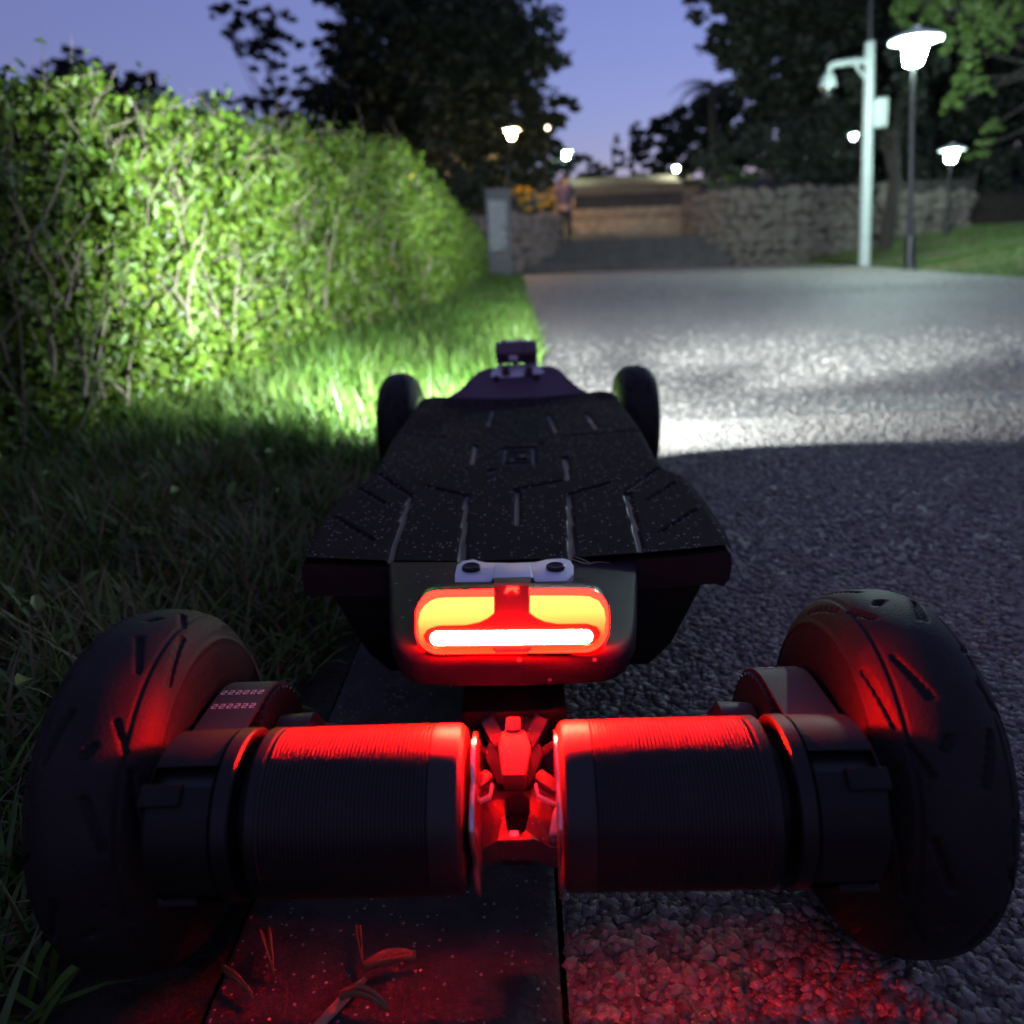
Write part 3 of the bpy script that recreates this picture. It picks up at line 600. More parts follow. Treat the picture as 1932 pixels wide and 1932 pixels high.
def blades(n, y0, y1, lmin, lmax, wd, m, name, xmin=None, seg=3, pw=1.0):
    y = y0 + (y1 - y0) * rng.uniform(0, 1, n) ** pw; e = gedge(y); lo = hx_(y) - .10 if xmin is None else np.full(n, xmin)
    x = lo + (e - lo) * rng.uniform(0, 1, n); x += rng.normal(0, .012, n) * (y > .9)
    keep = ~((np.abs(x + .1715) < .034) & ((np.abs(y - YA) < .085) | (np.abs(y - YF) < .085)) ) & ~((np.abs(x) < .15) & (y > .30) & (y < 1.15))
    x, y = x[keep], y[keep]; n = len(x)
    tuft = .6 + .8 * (np.sin(x * 23 + y * 11) * np.sin(y * 17 - x * 7) * .5 + .5)
    L = rng.uniform(lmin, lmax, n) * tuft; w = rng.uniform(.7, 1.3, n) * wd
    a = rng.uniform(0, 2 * np.pi, n); lean = rng.uniform(.05, .75, n) ** 1.0; bend = rng.uniform(.1, 1.0, n)
    z0 = np.where(x > -.144, .003, verge_z(x, y) - .006)
    root = np.stack([x, y, z0], 1); h = np.stack([np.cos(a), np.sin(a), 0 * a], 1); side = np.stack([-np.sin(a), np.cos(a), 0 * a], 1)
    side = unit(side + .5 * rng.normal(size=(n, 3)) * [1, 1, .2]); rows = []; p = root.copy()
    for k in range(seg + 1):
        t = k / seg; ang = lean + bend * t * 1.1
        if k: p = p + (h * np.sin(ang)[:, None] + np.array([0, 0, 1]) * np.cos(ang)[:, None]) * (L / seg)[:, None]
        ww = (w * (1 - t ** 1.8) * (.75 + .5 * min(1, t * 3)))[:, None] * .5
        rows += [p - side * ww, p + side * ww] if k < seg else [p]
    V = np.stack(rows, 1); nv = V.shape[1]; b = np.arange(n)[:, None] * nv; fs = [b + [2 * k, 2 * k + 1, 2 * k + 3, 2 * k + 2] for k in range(seg - 1)]
    return np_mesh(name, V.reshape(-1, 3), [np.concatenate(fs), b + [2 * seg - 2, 2 * seg - 1, 2 * seg]], m)
for args in ((10000, .12, 1.2, .028, .078, .0034, M['grass'], 'grass'), (13000, 1.15, 2.4, .03, .085, .0036, M['grass'], 'grass'), (15000, 2.3, 5, .03, .085, .0042, M['grass'], 'grass'), (11000, 4.8, 14, .03, .08, .006, M['grass'], 'grass')):
    stuff_obj('grass', blades(*args))
stuff_obj('dry_grass', blades(4600, .25, 1.1, .035, .09, .0024, M['drygrass'], 'dry_grass'))
stuff_obj('dry_grass', blades(900, 1.2, 5, .03, .08, .003, M['drygrass'], 'dry_grass'))

# broad-leaved weeds between the grass, left of the board
C = np.stack([rng.uniform(-.75, -.30, 150), rng.uniform(.25, 1.15, 150), rng.uniform(.02, .08, 150)], 1)
stuff_obj('weeds', leaves_mesh('weeds', C, rand_dirs(150) * [1, 1, .5] + [0, 0, .2], rand_dirs(150) + [0, 0, 1.5], rng.uniform(.016, .03, 150), rng.uniform(.007, .012, 150), M['hleaf']))

# ================================================================ HEDGE
hedge = thing('hedge', 'long clipped green hedge with bare tan stems running beside the grass verge', 'hedge', (-.8, 4, 0))
def hnoise(y, z): return .035 * np.sin(y * 5.1 + 1.3 * np.sin(z * 7)) * np.sin(z * 9 + y * 2.3) + .028 * np.sin(y * 13 + z * 11) * np.sin(z * 17 - y * 6) + .022 * np.sin(y * 31 - z * 23) * np.sin(z * 37 + y * 19)
def hedge_pts(n, y0, y1, pw=1.):
    y = y0 + (y1 - y0) * rng.uniform(0, 1, n) ** pw; H = hh_(y) + .018 * np.sin(y * 9) + .015 * np.sin(y * 23)
    topf = rng.uniform(0, 1, n) < .24; z = .05 + (H - .05) * rng.uniform(0, 1, n) ** .85; dep = rng.exponential(.05, n)
    x = hx_(y) + hnoise(y, z) - dep - .10 * smoothstep(.7, 1, z / H) ** 2
    dx = rng.uniform(0, .5, n); x = np.where(topf, hx_(y) - .05 - dx, x); z = np.where(topf, H + .01 - rng.exponential(.03, n) + .02 * np.sin(x * 25 + y * 17) + rng.exponential(.012, n), z)
    if y1 > 13: x, y, z = x, y, z
    out = np.where(topf[:, None], np.array([.1, -.1, 1.]), np.array([.9, -.35, .35]))
    return np.stack([x, y, z], 1), out
for n, y0, y1, ls in ((19000, .15, 1.6, .019), (44000, 1.5, 4.5, .0212), (20000, 4.3, 9, .030), (9000, 8.8, 14, .046)):
    C, out = hedge_pts(n, y0, y1); D = unit(rand_dirs(n) + [0.25, -.1, .55]); Nn = unit(out + rand_dirs(n) * .8)
    L = rng.uniform(.55, 1.55, n) * ls; o = leaves_mesh('foliage', C - [-.8, 4, 0], D, Nn, L, L * rng.uniform(.45, .6, n), M['hleaf'], six=ls < .04); stuff_obj('foliage', o, hedge)
n = 10; C, out = hedge_pts(n, 3.0, 5); L = rng.uniform(.025, .04, n)
stuff_obj('yellow_leaves', leaves_mesh('yellow_leaves', C - [-.8, 4, 0] + [.03, 0, 0], rand_dirs(n), unit(out + rand_dirs(n) * .5), L, L * .5, M['yleaf']), hedge)
tw_ = MB(); C, out = hedge_pts(620, 1.1, 4.6)
for c in C:
    d = unit(rand_dirs(1)[0] + [.3, 0, .9]); l = random.uniform(.04, .13); c = c + [.012, 0, 0]; tw_.tube([c, c + d * l * .5 + rng.normal(0, .006, 3), c + d * l], [.0013, .001, .0005], 3, False)
o = tw_.build('twigs', M['twig'], hedge); o['kind'] = 'stuff'
lm = [leaves_mesh('leaf', np.zeros((1, 3)), np.array([[0, 0, 1.]]), np.array([[1., 0, 0]]), s, s * w, M['hleaf']) for s, w in ((.030, .55), (.034, .5), (.026, .6), (.032, .45))]
C, out = hedge_pts(270, 1.15, 2.3); C[:, 0] += .03
for k in range(270):
    o = add_obj('leaf', lm[k % 4], hedge); o.location = Vector(C[k]) - hedge.location
    o.rotation_euler = (random.uniform(-1.2, 1.2), random.uniform(-.8, .8), random.uniform(-1.2, 1.2)); o.scale = [random.uniform(.75, 1.2)] * 3
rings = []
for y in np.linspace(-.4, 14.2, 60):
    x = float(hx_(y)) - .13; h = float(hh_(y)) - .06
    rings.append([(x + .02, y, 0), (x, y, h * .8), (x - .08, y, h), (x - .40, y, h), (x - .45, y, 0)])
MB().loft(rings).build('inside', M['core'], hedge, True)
for k in range(130):
    y = 1.0 + 3.4 * random.random() ** 1.5; x = float(hx_(y)) - random.uniform(.0, .07); H = float(hh_(y)); z = random.uniform(.03, .35) if k < 55 else random.uniform(.1, H * .75)
    p = Vector((x, y, z)); d = Vector((random.uniform(-.1, .25), random.choice((-1, 1)) * random.uniform(.1, .9), 1)).normalized(); path = [p]; n = 5; st = random.uniform(.02, .055)
    for q in range(n):
        d = (d + Vector((random.uniform(-.25, .25), random.uniform(-.35, .35), random.uniform(-.1, .15)))).normalized(); p = p + d * st; p.z = min(p.z, H - .06); path.append(p.copy())
    r0 = random.uniform(.002, .0045) if k < 60 else random.uniform(.0012, .0024)
    m_ = MB().tube(path, [r0 * (1 - .6 * q / n) for q in range(n + 1)], 6)
    if random.random() < .6:
        q = path[2]; m_.tube([q, q + Vector((random.uniform(-.02, .05), random.uniform(-.05, .05), .04)), q + Vector((random.uniform(-.02, .06), random.uniform(-.1, .1), .10))], [r0 * .6, r0 * .45, r0 * .3], 5)
    m_.build('branch', M['twig'], hedge, True)

# ================================================================ BANK, WALLS, STAIRS
def bank_z(x, y):
    d = x - np.interp(y, [p[1] for p in RRt[::-1]], [p[0] for p in RRt[::-1]])
    return -.012 + .28 * smoothstep(.0, 2.2, d) + .30 * smoothstep(1, 4, d) + .25 * smoothstep(3, 9, d) + .03 * np.sin(x * 3 + y * 2) * smoothstep(.2, 1, d)
bx = np.concatenate([np.linspace(4.2, 8, 50), np.linspace(8.3, 30, 24)]); byy = np.linspace(-4, 22, 100)
X, Y = np.meshgrid(bx, byy, indexing='ij'); V = np.stack([X, Y, bank_z(X, Y)], -1).reshape(-1, 3)
i = (np.arange(len(bx) - 1)[:, None] * len(byy) + np.arange(len(byy) - 1)[None]).ravel()
o = add_obj('grass_bank', np_mesh('grass_bank', V, np.stack([i, i + len(byy), i + len(byy) + 1, i + 1], 1), M['lawn'], smooth=True)); tag(o, kind='structure')
n = 16000; x = rng.uniform(4.4, 9, n); y = rng.uniform(5.5, 16, n); z = bank_z(x, y); dd = x - np.interp(y, [p[1] for p in RRt[::-1]], [p[0] for p in RRt[::-1]])
k = (dd > .12) & ((np.sin(x * 2.1 + y * 1.3) > -.5) | (dd > 1.2)); C = np.stack([x, y, z + .02], 1)[k]; n = len(C)
stuff_obj('bank_grass', leaves_mesh('bank_grass', C, rand_dirs(n) * [.6, .6, .3] + [0, 0, .8], rand_dirs(n), rng.uniform(.04, .09, n), .012, M['lawnblade'], six=False))

def stone_mesh(seed, m):
    r = np.random.default_rng(seed); bm = bmesh.new(); bmesh.ops.create_cube(bm, size=1); bmesh.ops.subdivide_edges(bm, edges=bm.edges[:], cuts=1, use_grid_fill=True)
    for v in bm.verts:
        c = np.array(v.co[:]); c = c / max(1e-6, np.linalg.norm(c)) * .42 + c * .25; v.co = Vector(c * (1 + r.uniform(-.12, .12, 3)))
    me = bpy.data.meshes.new('stone'); bm.to_mesh(me); bm.free(); me.materials.append(m); me.polygons.foreach_set('use_smooth', [True] * len(me.polygons)); return me
SM = [[stone_mesh(s + 50 * j, M[mm]) for s in range(6)] for j, mm in enumerate(('wstone', 'wstone2'))]
def wall(name, label, path, h0, h1, kind, zbase, stone=.30, maxn=290):
    w = thing(name, label, 'wall', (float(path[0][0]), float(path[0][1]), zbase))
    P = np.array(path, float); sl = np.concatenate([[0], np.cumsum(np.linalg.norm(np.diff(P, axis=0), axis=1))]); Ltot = sl[-1]
    def pos(s): return np.array([np.interp(s, sl, P[:, 0]), np.interp(s, sl, P[:, 1])])
    def nrm(s):
        d = pos(min(Ltot, s + .05)) - pos(max(0, s - .05)); d = d / np.linalg.norm(d); return np.array([d[1], -d[0]])
    hgt = lambda s: h0 + (h1 - h0) * s / Ltot
    rg = []
    for s in np.linspace(0, Ltot, 40):
        p, q = pos(s), pos(s) - nrm(s) * .45; rg.append([(*p, zbase - .1), (*p, zbase + hgt(s) - .04), (*q, zbase + hgt(s) - .04), (*q, zbase - .1)])
    MB().loft(rg).build('core', M['mortar'], w)
    cnt = 0; z = 0; row = 0
    while z < max(h0, h1) and cnt < maxn:
        rh = random.uniform(.8, 1.2) * stone * .72; s = random.uniform(-.1, 0)
        while s < Ltot and cnt < maxn:
            sw = random.uniform(.7, 1.5) * stone; c = s + sw / 2
            if 0 <= c <= Ltot and z + rh * .6 < hgt(c):
                p = pos(c) + nrm(c) * .01; o = add_obj('stone', SM[kind][(row * 7 + cnt) % 6], w); a = nrm(c)
                o.location = Vector((*p, zbase + z + rh / 2 + random.uniform(-.22, .22) * rh)) - w.location; o.rotation_euler = (0, random.uniform(-.55, .55), math.atan2(a[1], a[0]) + math.pi / 2)
                o.scale = (sw * random.uniform(.95, 1.2), .20 * random.uniform(.7, 1.6), rh * random.uniform(1.05, 1.45)); cnt += 1
            s += sw
        z += rh; row += 1
    return w
arcR = [(4.55, 21.0), (4.10, 19.6), (3.90, 18.6), (3.98, 17.7), (4.35, 17.05), (4.95, 16.7), (6, 16.6), (7.6, 16.7), (9.4, 17.0)]
wall('retaining_wall', 'grey rubble stone wall with rounded end to the right of the steps', arcR, 1.45, 1.62, 0, -.05, .25, 299)
arcL = [(-2.6, 16.3), (-1, 16.2), (-.1, 16.3), (.45, 16.7), (.75, 17.3), (.85, 18.1), (.75, 19.2), (.9, 20.6)]
wall('retaining_wall', 'low pinkish stone wall with rounded end left of the steps beside the sign', arcL, 1.15, 1.30, 1, -.05, .24, 230)
# earth behind the walls
for nm, pp in (('terrain', [(5.2, 20.8), (4.6, 18.6), (5.1, 17.3), (8, 17.2), (12, 18), (40, 20), (60, 60), (12, 60), (6.6, 33), (5.6, 26)]), ('terrain', [(-5, 16.9), (-.3, 16.8), (.3, 17.6), (.3, 20.5), (.9, 24), (1.9, 33), (3, 60), (-60, 60), (-60, 17)])):
    m_ = MB(); z0 = [1.25 if q[1] < 21.5 else (2.0 if q[1] < 30 else 3.1 if q[1] < 50 else 3.6) for q in pp]
    m_.add([(q[0], q[1], z) for q, z in zip(pp, z0)] + [(q[0], q[1], -.5) for q in pp], [tuple(range(len(pp)))] + [(k, (k + 1) % len(pp), len(pp) + (k + 1) % len(pp), len(pp) + k) for k in range(len(pp))])
    tag(m_.build(nm, M['soil']), kind='structure')
def hill(pts, h, wd):
    rg = []
    for (x, y) in pts:
        t = (x - pts[0][0]) / (pts[-1][0] - pts[0][0]); hz_ = h * (.75 + .25 * math.sin(x * .6)) * min(1, .25 + 3 * t, .25 + 3 * (1 - t))
        rg.append([(x, y, -.3), (x, y + wd * .3, hz_ * .7), (x, y + wd * .6, hz_), (x, y + wd, hz_ * .8), (x, y + wd * 2, -.3)])
    tag(MB().loft(rg).build('hill', M['soil'], None, True, angle=80), kind='structure')
hill([(x, 24 + .2 * abs(x - 6)) for x in np.linspace(6.6, 60, 28)], 4.6, 12)
hill([(x, 23.5) for x in np.linspace(-50, -.2, 28)], 3.7, 12)
# broad stair in four flights
st = thing('stone_stairs', 'wide outdoor stone stairs climbing in flights between the two stone walls', 'stairs', (2.3, 16, 0))
fl = [(16.25, .38, 4, 0, .160, M['step_shaded'], .1, 4.3), (18.9, .38, 5, .64, .155, M['stept'], .9, 4.4), (22.4, .38, 4, 1.415, .13, M['step_shaded'], 1.1, 4.7), (26, .40, 6, 1.935, .145, M['stept'], 1.6, 5.9)]
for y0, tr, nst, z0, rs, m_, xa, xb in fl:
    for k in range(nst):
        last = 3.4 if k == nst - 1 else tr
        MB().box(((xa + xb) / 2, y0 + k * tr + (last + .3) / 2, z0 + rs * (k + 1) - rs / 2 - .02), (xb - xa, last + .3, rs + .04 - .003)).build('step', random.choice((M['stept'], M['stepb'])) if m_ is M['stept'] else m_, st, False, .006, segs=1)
MB().box((4, 34, 1.3), (9, 9, 2.9)).build('landing', M['stept'], st)

# ================================================================ SIGN, PERSON
sg = thing('information_sign', 'tall dark notice panel with pale rows of lettering beside the left wall', 'sign', (-.33, 14.5, 0))
MB().box((-.33, 14.5, .74), (.46, .07, 1.52)).build('panel', M['sign'], sg, False, .01)
for r in range(15):
    m_ = MB(); z = 1.28 - r * .056
    for c in range(9):
        if random.random() < .12 and c > 5: continue
        x = -.50 + c * .034 + random.uniform(-.002, .002); h = .030
        m_.box((x, 14.462, z), (.005, .004, h)); m_.box((x + .010, 14.462, z + random.choice([-h / 2, 0, h / 2])), (.018, .004, .006)); m_.box((x + .019, 14.462, z + random.uniform(-.005, .005)), (.005, .004, h * .7))
    m_.build('lettering', M['letter'], sg)
MB().box((-.33, 14.462, .33), (.24, .004, .03)).build('footer_line', M['wstone2'], sg)

pe = thing('person', 'person in purple top and dark trousers standing on the stairs', 'person', (1.07, 18.45, .64))
def skin_fig(name, nodes, edges_, m, root=0, sub=2):
    me = bpy.data.meshes.new(name); me.from_pydata([n[0] for n in nodes], edges_, []); o = add_obj(name, me, pe); me.materials.append(m)
    md = o.modifiers.new('Skin', 'SKIN'); md.use_smooth_shade = True
    for i, n in enumerate(nodes): me.skin_vertices[0].data[i].radius = n[1]
    me.skin_vertices[0].data[root].use_root = True
    s = o.modifiers.new('Sub', 'SUBSURF'); s.levels = sub; s.render_levels = sub; return o
B = [((0, 0, .74), (.115, .09)), ((0, 0, .90), (.105, .075)), ((0, 0, 1.10), (.125, .08)), ((0, .0, 1.20), (.07, .06)), ((.01, -.01, 1.27), (.042, .042)), ((.015, -.02, 1.34), (.068, .075)), ((.015, -.02, 1.41), (.06, .07)),
     ((-.15, 0, 1.17), (.048, .048)), ((-.20, .01, .95), (.038, .038)), ((-.19, -.06, .75), (.028, .028)), ((-.188, -.075, .68), (.03, .016)),
     ((.15, 0, 1.17), (.048, .048)), ((.20, .01, .95), (.038, .038)), ((.19, -.06, .75), (.028, .028)), ((.188, -.075, .68), (.03, .016)),
     ((-.075, 0, .64), (.078, .078)), ((-.08, -.02, .38), (.055, .055)), ((-.08, .02, .06), (.036, .036)), ((-.085, -.09, .025), (.034, .02)),
     ((.075, 0, .64), (.078, .078)), ((.09, -.03, .38), (.055, .055)), ((.10, .01, .06), (.036, .036)), ((.105, -.10, .025), (.034, .02))]
E_ = [(0, 1), (1, 2), (2, 3), (3, 4), (4, 5), (5, 6), (2, 7), (7, 8), (8, 9), (9, 10), (2, 11), (11, 12), (12, 13), (13, 14), (0, 15), (15, 16), (16, 17), (17, 18), (0, 19), (19, 20), (20, 21), (21, 22)]
for s in (-1, 1):                            # fingers
    h = 10 if s < 0 else 14; p = B[h][0]
    for k, ln in enumerate((.050, .062, .058, .045)):
        q = (p[0] + (k - 1.5) * .009, p[1] - .006, p[2] - .035); B.append((q, (.006, .006))); B.append(((q[0], q[1] - .012, q[2] - ln), (.005, .005))); E_ += [(h, len(B) - 2), (len(B) - 2, len(B) - 1)]
    B.append(((p[0] - s * .03, p[1] - .01, p[2] - .03), (.007, .007))); E_.append((h, len(B) - 1))
skin_fig('body', B, E_, M['skin'])
big = lambda r, k=.013: (r[0] + k, r[1] + k)
T = [B[i] for i in (0, 1, 2, 3, 7, 8, 11, 12)]; T = [(p, big(r)) for p, r in T]; T[0] = ((0, 0, .70), (.135, .105)); T[3] = ((0, 0, 1.185), (.085, .07))
skin_fig('shirt', T, [(0, 1), (1, 2), (2, 3), (2, 4), (4, 5), (2, 6), (6, 7)], M['shirt'])
T = [B[i] for i in (0, 15, 16, 17, 19, 20, 21)]; T = [(p, big(r, .014)) for p, r in T]
skin_fig('trousers', T, [(0, 1), (1, 2), (2, 3), (0, 4), (4, 5), (5, 6)], M['trousers'])
for s in (-1, 1): MB().box((1.07 + s * .095, 18.40, .668), (.075, .22, .055)).build('shoe', M['trousers'], pe, True, .02)
def face_parts():
    hx, hy, hz = 1.085, 18.43, 1.985
    MB().lathe((hx, hy + .012, hz + .005), (0, 0, 1), [(-.03, .074), (.0, .088), (.05, .080), (.085, .045), (.098, .01)], 16).build('hair', M['hair'], pe, True)
    MB().box((hx, hy - .088, hz - .02), (.018, .022, .03)).build('nose', M['skin'], pe, True, .006)
    for s in (-1, 1): MB().box((hx + s * .028, hy - .072, hz + .004), (.02, .012, .009)).build('eye', M['hair'], pe, True, .003)
    MB().box((hx, hy - .072, hz - .055), (.04, .012, .009)).build('mouth', M['shirt'], pe, True, .003)
    for s in (-1, 1): MB().box((hx + s * .078, hy - .0, hz - .01), (.012, .03, .045)).build('ear', M['skin'], pe, True, .005)
face_parts()

# ================================================================ LAMPS AND POLES
def street_lamp(label, base, top, s=1., power=60, col=(.72, 1, .90)):
    """base/top: ground point and middle of the glass"""
    b, t = Vector(base), Vector(top); L = thing('street_lamp', label, 'street lamp', b)
    g0 = t - Vector((0, 0, .16 * s))
    MB().tube([b, b + (g0 - b) * .17, b + (g0 - b) * .172, b + (g0 - b) * .185, b + (g0 - b) * .6, g0], [.070 * s, .066 * s, .055 * s, .042 * s, .034 * s, .028 * s], 16).build('post', M['poleb'], L, True, angle=50)
    MB().lathe(b, (0, 0, 1), [(0, .10 * s), (.03 * s, .10 * s), (.05 * s, .072 * s)], 20).build('base', M['poleb'], L, True)
    MB().lathe(t, (0, 0, 1), [(-.165 * s, .03 * s), (-.155 * s, .085 * s), (-.14 * s, .095 * s), (.05 * s, .135 * s), (.10 * s, .140 * s)], 28).build('glass', emit('lamp_glass', col, power), L, True)
    MB().lathe(t, (0, 0, 1), [(.103 * s, .15 * s), (.10 * s, .29 * s), (.118 * s, .305 * s), (.15 * s, .25 * s), (.20 * s, .12 * s), (.225 * s, .04 * s), (.26 * s, .02 * s)], 32).build('hat', M['hat'], L, True)
    return L
gA = at(1716, 508, 10.4); street_lamp('tall black street lamp with glowing white bucket glass and wide hat by the road', (gA[0], 10.4, -.01), (4.81, 10.42, 2.50), 1.0, 580)
street_lamp('smaller bright street lamp further back over the grass bank', (8.15, 15.5, .45), tuple(at(1795, 292, 15.5)), .78, 110)
street_lamp('small blurred street lamp half behind the white camera pole', (7.75, 19.3, 1.2), tuple(at(1611, 258, 19.3)), .42, 160)
street_lamp('small round lamp at the right top of the stairs', (5.5, 27.5, 1.9), tuple(at(1276, 318, 27.5)), .46, 420)
street_lamp('greenish white lamp at the left top of the stairs', (1.35, 27, 1.9), tuple(at(1068, 292, 27)), .74, 240)
street_lamp('warm yellow lamp glowing in front of the big dark tree', (-.35, 18.3, 1.2), tuple(at(965, 252, 18)), .62, 700, (1, .60, .24))
street_lamp('tiny dim warm lamp high among the dark tree branches', (.62, 19.6, 1.2), tuple(at(1033, 241, 19.6)), .22, 22, (1, .7, .4))
cp = thing('camera_pole', 'white steel camera pole with side arm, dome camera and control box', 'camera pole', (5.47, 12.7, 0))
b0, t0 = Vector((5.46, 12.7, -.01)), Vector((5.20, 12.7, 3.10)); ax = (t0 - b0).normalized()
PT = lambda k: b0 + (t0 - b0) * k
MB().tube([b0, PT(.5), t0, t0 + ax * .02], [.088, .080, .072, .05], 20).build('pole', M['polew'], cp, True)
MB().tube([t0, t0 + ax * .75], [.035, .03], 12).build('mast', M['poleb'], cp, True)
a0 = PT(.925); arm = [a0, a0 + Vector((-.30, 0, -.005)), a0 + Vector((-.53, 0, -.03)), a0 + Vector((-.57, 0, -.06)), a0 + Vector((-.575, 0, -.12))]
MB().tube(arm, [.050, .048, .046, .044, .036], 14).build('arm', M['polew'], cp, True)
MB().tube([PT(.85) + Vector((-.05, 0, 0)), a0 + Vector((-.22, 0, -.03))], .022, 8).build('brace', M['polew'], cp, True)
dc = a0 + Vector((-.575, 0, -.30))
do = MB().lathe(dc, (0, 0, 1), [(-.03, .122), (0, .126), (.03, .118), (.10, .10), (.15, .06), (.19, .035)], 24).build('dome_camera', M['polew'], cp, True)
MB().lathe(dc, (0, 0, 1), [(-.16, .012), (-.145, .05), (-.11, .072), (-.03, .075)], 20).build('dome', M['dome'], do, True)
bc = PT(.70) + Vector((.155, -.02, 0))
bxo = MB().box(bc, (.20, .18, .40), Matrix.Rotation(-.07, 3, 'Y')).build('control_box', M['polew'], cp, True, .025, segs=3)
MB().box(bc + Vector((0, -.092, 0)), (.15, .008, .30), Matrix.Rotation(-.07, 3, 'Y')).build('box_door', M['polew'], bxo, True, .004)

# ================================================================ TREES AND SHRUBS
def tree(name, label, blobs, n, leaf, trunk=None, m='tleaf', group=None, cat='tree', limbs=True, zsq=.8, droop=0.):
    """blobs: (px, py, radius_px, Y) measured clumps of the crown"""
    cs = [(at(a, b, y), r * y / FPX) for a, b, r, y in blobs]; wsum = sum(r ** 2 for c, r in cs)
    c0 = np.mean([c for c, r in cs], 0); base = np.array(trunk[0]) if trunk else np.array([c0[0], c0[1], cs[-1][0][2] - cs[-1][1]])
    T = thing(name, label, cat, tuple(map(float, base)), group); Cs, Ds = [], []
    for c, r in cs:
        k = max(20, int(n * r * r / wsum)); nc = max(4, k // 45); cc = rand_dirs(nc) * (rng.uniform(.25, 1.0, (nc, 1)) ** .6) * r * [1, 1, zsq]
        cr = r * rng.uniform(.14, .34, nc); w = rng.integers(0, nc, k); Cs.append(c + cc[w] + rand_dirs(k) * cr[w][:, None] * rng.uniform(.2, 1, (k, 1)) * [1, 1, .6])
    C = np.concatenate(Cs); k = len(C); D = unit(rand_dirs(k) * [1, 1, .6] - [0, 0, droop]); L = rng.uniform(.6, 1.4, k) * leaf
    stuff_obj('crown', leaves_mesh('crown', C - base, D, unit(rand_dirs(k) + [0, 0, .8]), L, L * .5, M[m], six=False), T)
    if trunk:
        p0, p1, r0 = trunk[0], trunk[1], trunk[2]; a, b = Vector(p0), Vector(p1); mid = a.lerp(b, .5) + Vector((r0 * .8, 0, 0))
        MB().tube([a - Vector((0, 0, .3)), a + Vector((0, 0, .1)), mid, b], [r0 * 1.4, r0, r0 * .8, r0 * .5], 10).build('trunk', M['bark'], T, True)
        if limbs:
            for c, r in cs[:14]:
                q = a.lerp(b, random.uniform(.55, .98)); e = Vector(c); MB().tube([q, q.lerp(e, .5) + Vector((0, 0, -.08 * (e - q).length)), e], [r0 * .38, r0 * .22, r0 * .07], 6).build('limb', M['bark'], T, True)
    return T
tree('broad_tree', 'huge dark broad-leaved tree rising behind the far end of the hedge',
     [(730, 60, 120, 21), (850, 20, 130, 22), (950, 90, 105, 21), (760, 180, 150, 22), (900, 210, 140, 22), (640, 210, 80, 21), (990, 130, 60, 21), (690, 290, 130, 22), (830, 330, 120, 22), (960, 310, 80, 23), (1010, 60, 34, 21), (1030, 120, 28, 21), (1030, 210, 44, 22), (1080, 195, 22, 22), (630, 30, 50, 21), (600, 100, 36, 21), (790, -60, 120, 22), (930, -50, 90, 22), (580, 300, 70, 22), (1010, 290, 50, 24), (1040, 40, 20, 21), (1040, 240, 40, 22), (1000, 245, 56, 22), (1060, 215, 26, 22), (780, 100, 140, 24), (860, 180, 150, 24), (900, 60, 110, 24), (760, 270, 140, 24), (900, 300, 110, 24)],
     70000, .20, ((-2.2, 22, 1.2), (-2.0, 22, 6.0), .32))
tree('slender_tree', 'slender airy tree with layered sprays standing left of the huge dark tree',
     [(480, 60, 46, 26), (430, 35, 30, 26), (525, 45, 34, 26), (500, 105, 34, 26), (545, 140, 28, 26), (450, 100, 18, 26), (500, 160, 20, 26), (520, 185, 32, 26), (470, 20, 22, 26), (580, 130, 22, 26), (410, 25, 14, 26)], 3600, .17, ((-7.0, 26, 1.2), (-7.4, 26, 6.4), .07))
tree('round_tree', 'low dark round tree top at the far left above the hedge', [(140, 125, 36, 30), (110, 150, 40, 30), (180, 150, 40, 30), (95, 140, 22, 30), (160, 190, 60, 30)], 4200, .2, ((-15.6, 30, 1.2), (-15.2, 30, 6.0), .15))
tree('round_tree', 'low dark tree top just right of the far left one', [(235, 155, 34, 30), (275, 160, 28, 30), (210, 165, 26, 30), (250, 195, 50, 30)], 3600, .2, ((-13.3, 30, 1.2), (-13.2, 30, 5.6), .14))
tree('scrub_tree', 'scrubby dark growth between the hedge top and the slender tree', [(400, 185, 26, 24), (450, 195, 26, 24), (425, 215, 36, 24), (490, 215, 40, 24), (380, 180, 14, 24), (540, 240, 50, 24)], 3000, .14, ((-8.6, 24, 1.2), (-8.5, 24, 4.2), .08))
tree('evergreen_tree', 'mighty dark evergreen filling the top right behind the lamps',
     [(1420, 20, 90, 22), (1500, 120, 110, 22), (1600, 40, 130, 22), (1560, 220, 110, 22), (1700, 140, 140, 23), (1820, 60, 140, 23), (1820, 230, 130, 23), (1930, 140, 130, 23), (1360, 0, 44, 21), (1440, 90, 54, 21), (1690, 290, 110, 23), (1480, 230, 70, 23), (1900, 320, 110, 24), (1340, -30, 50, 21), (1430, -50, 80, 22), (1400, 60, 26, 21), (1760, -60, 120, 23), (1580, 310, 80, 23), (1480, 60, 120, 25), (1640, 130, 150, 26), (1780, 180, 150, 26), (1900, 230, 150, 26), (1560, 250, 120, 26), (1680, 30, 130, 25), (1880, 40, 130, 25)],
     72000, .26, ((9.3, 22.5, 1.2), (8.9, 22.5, 6.5), .35))
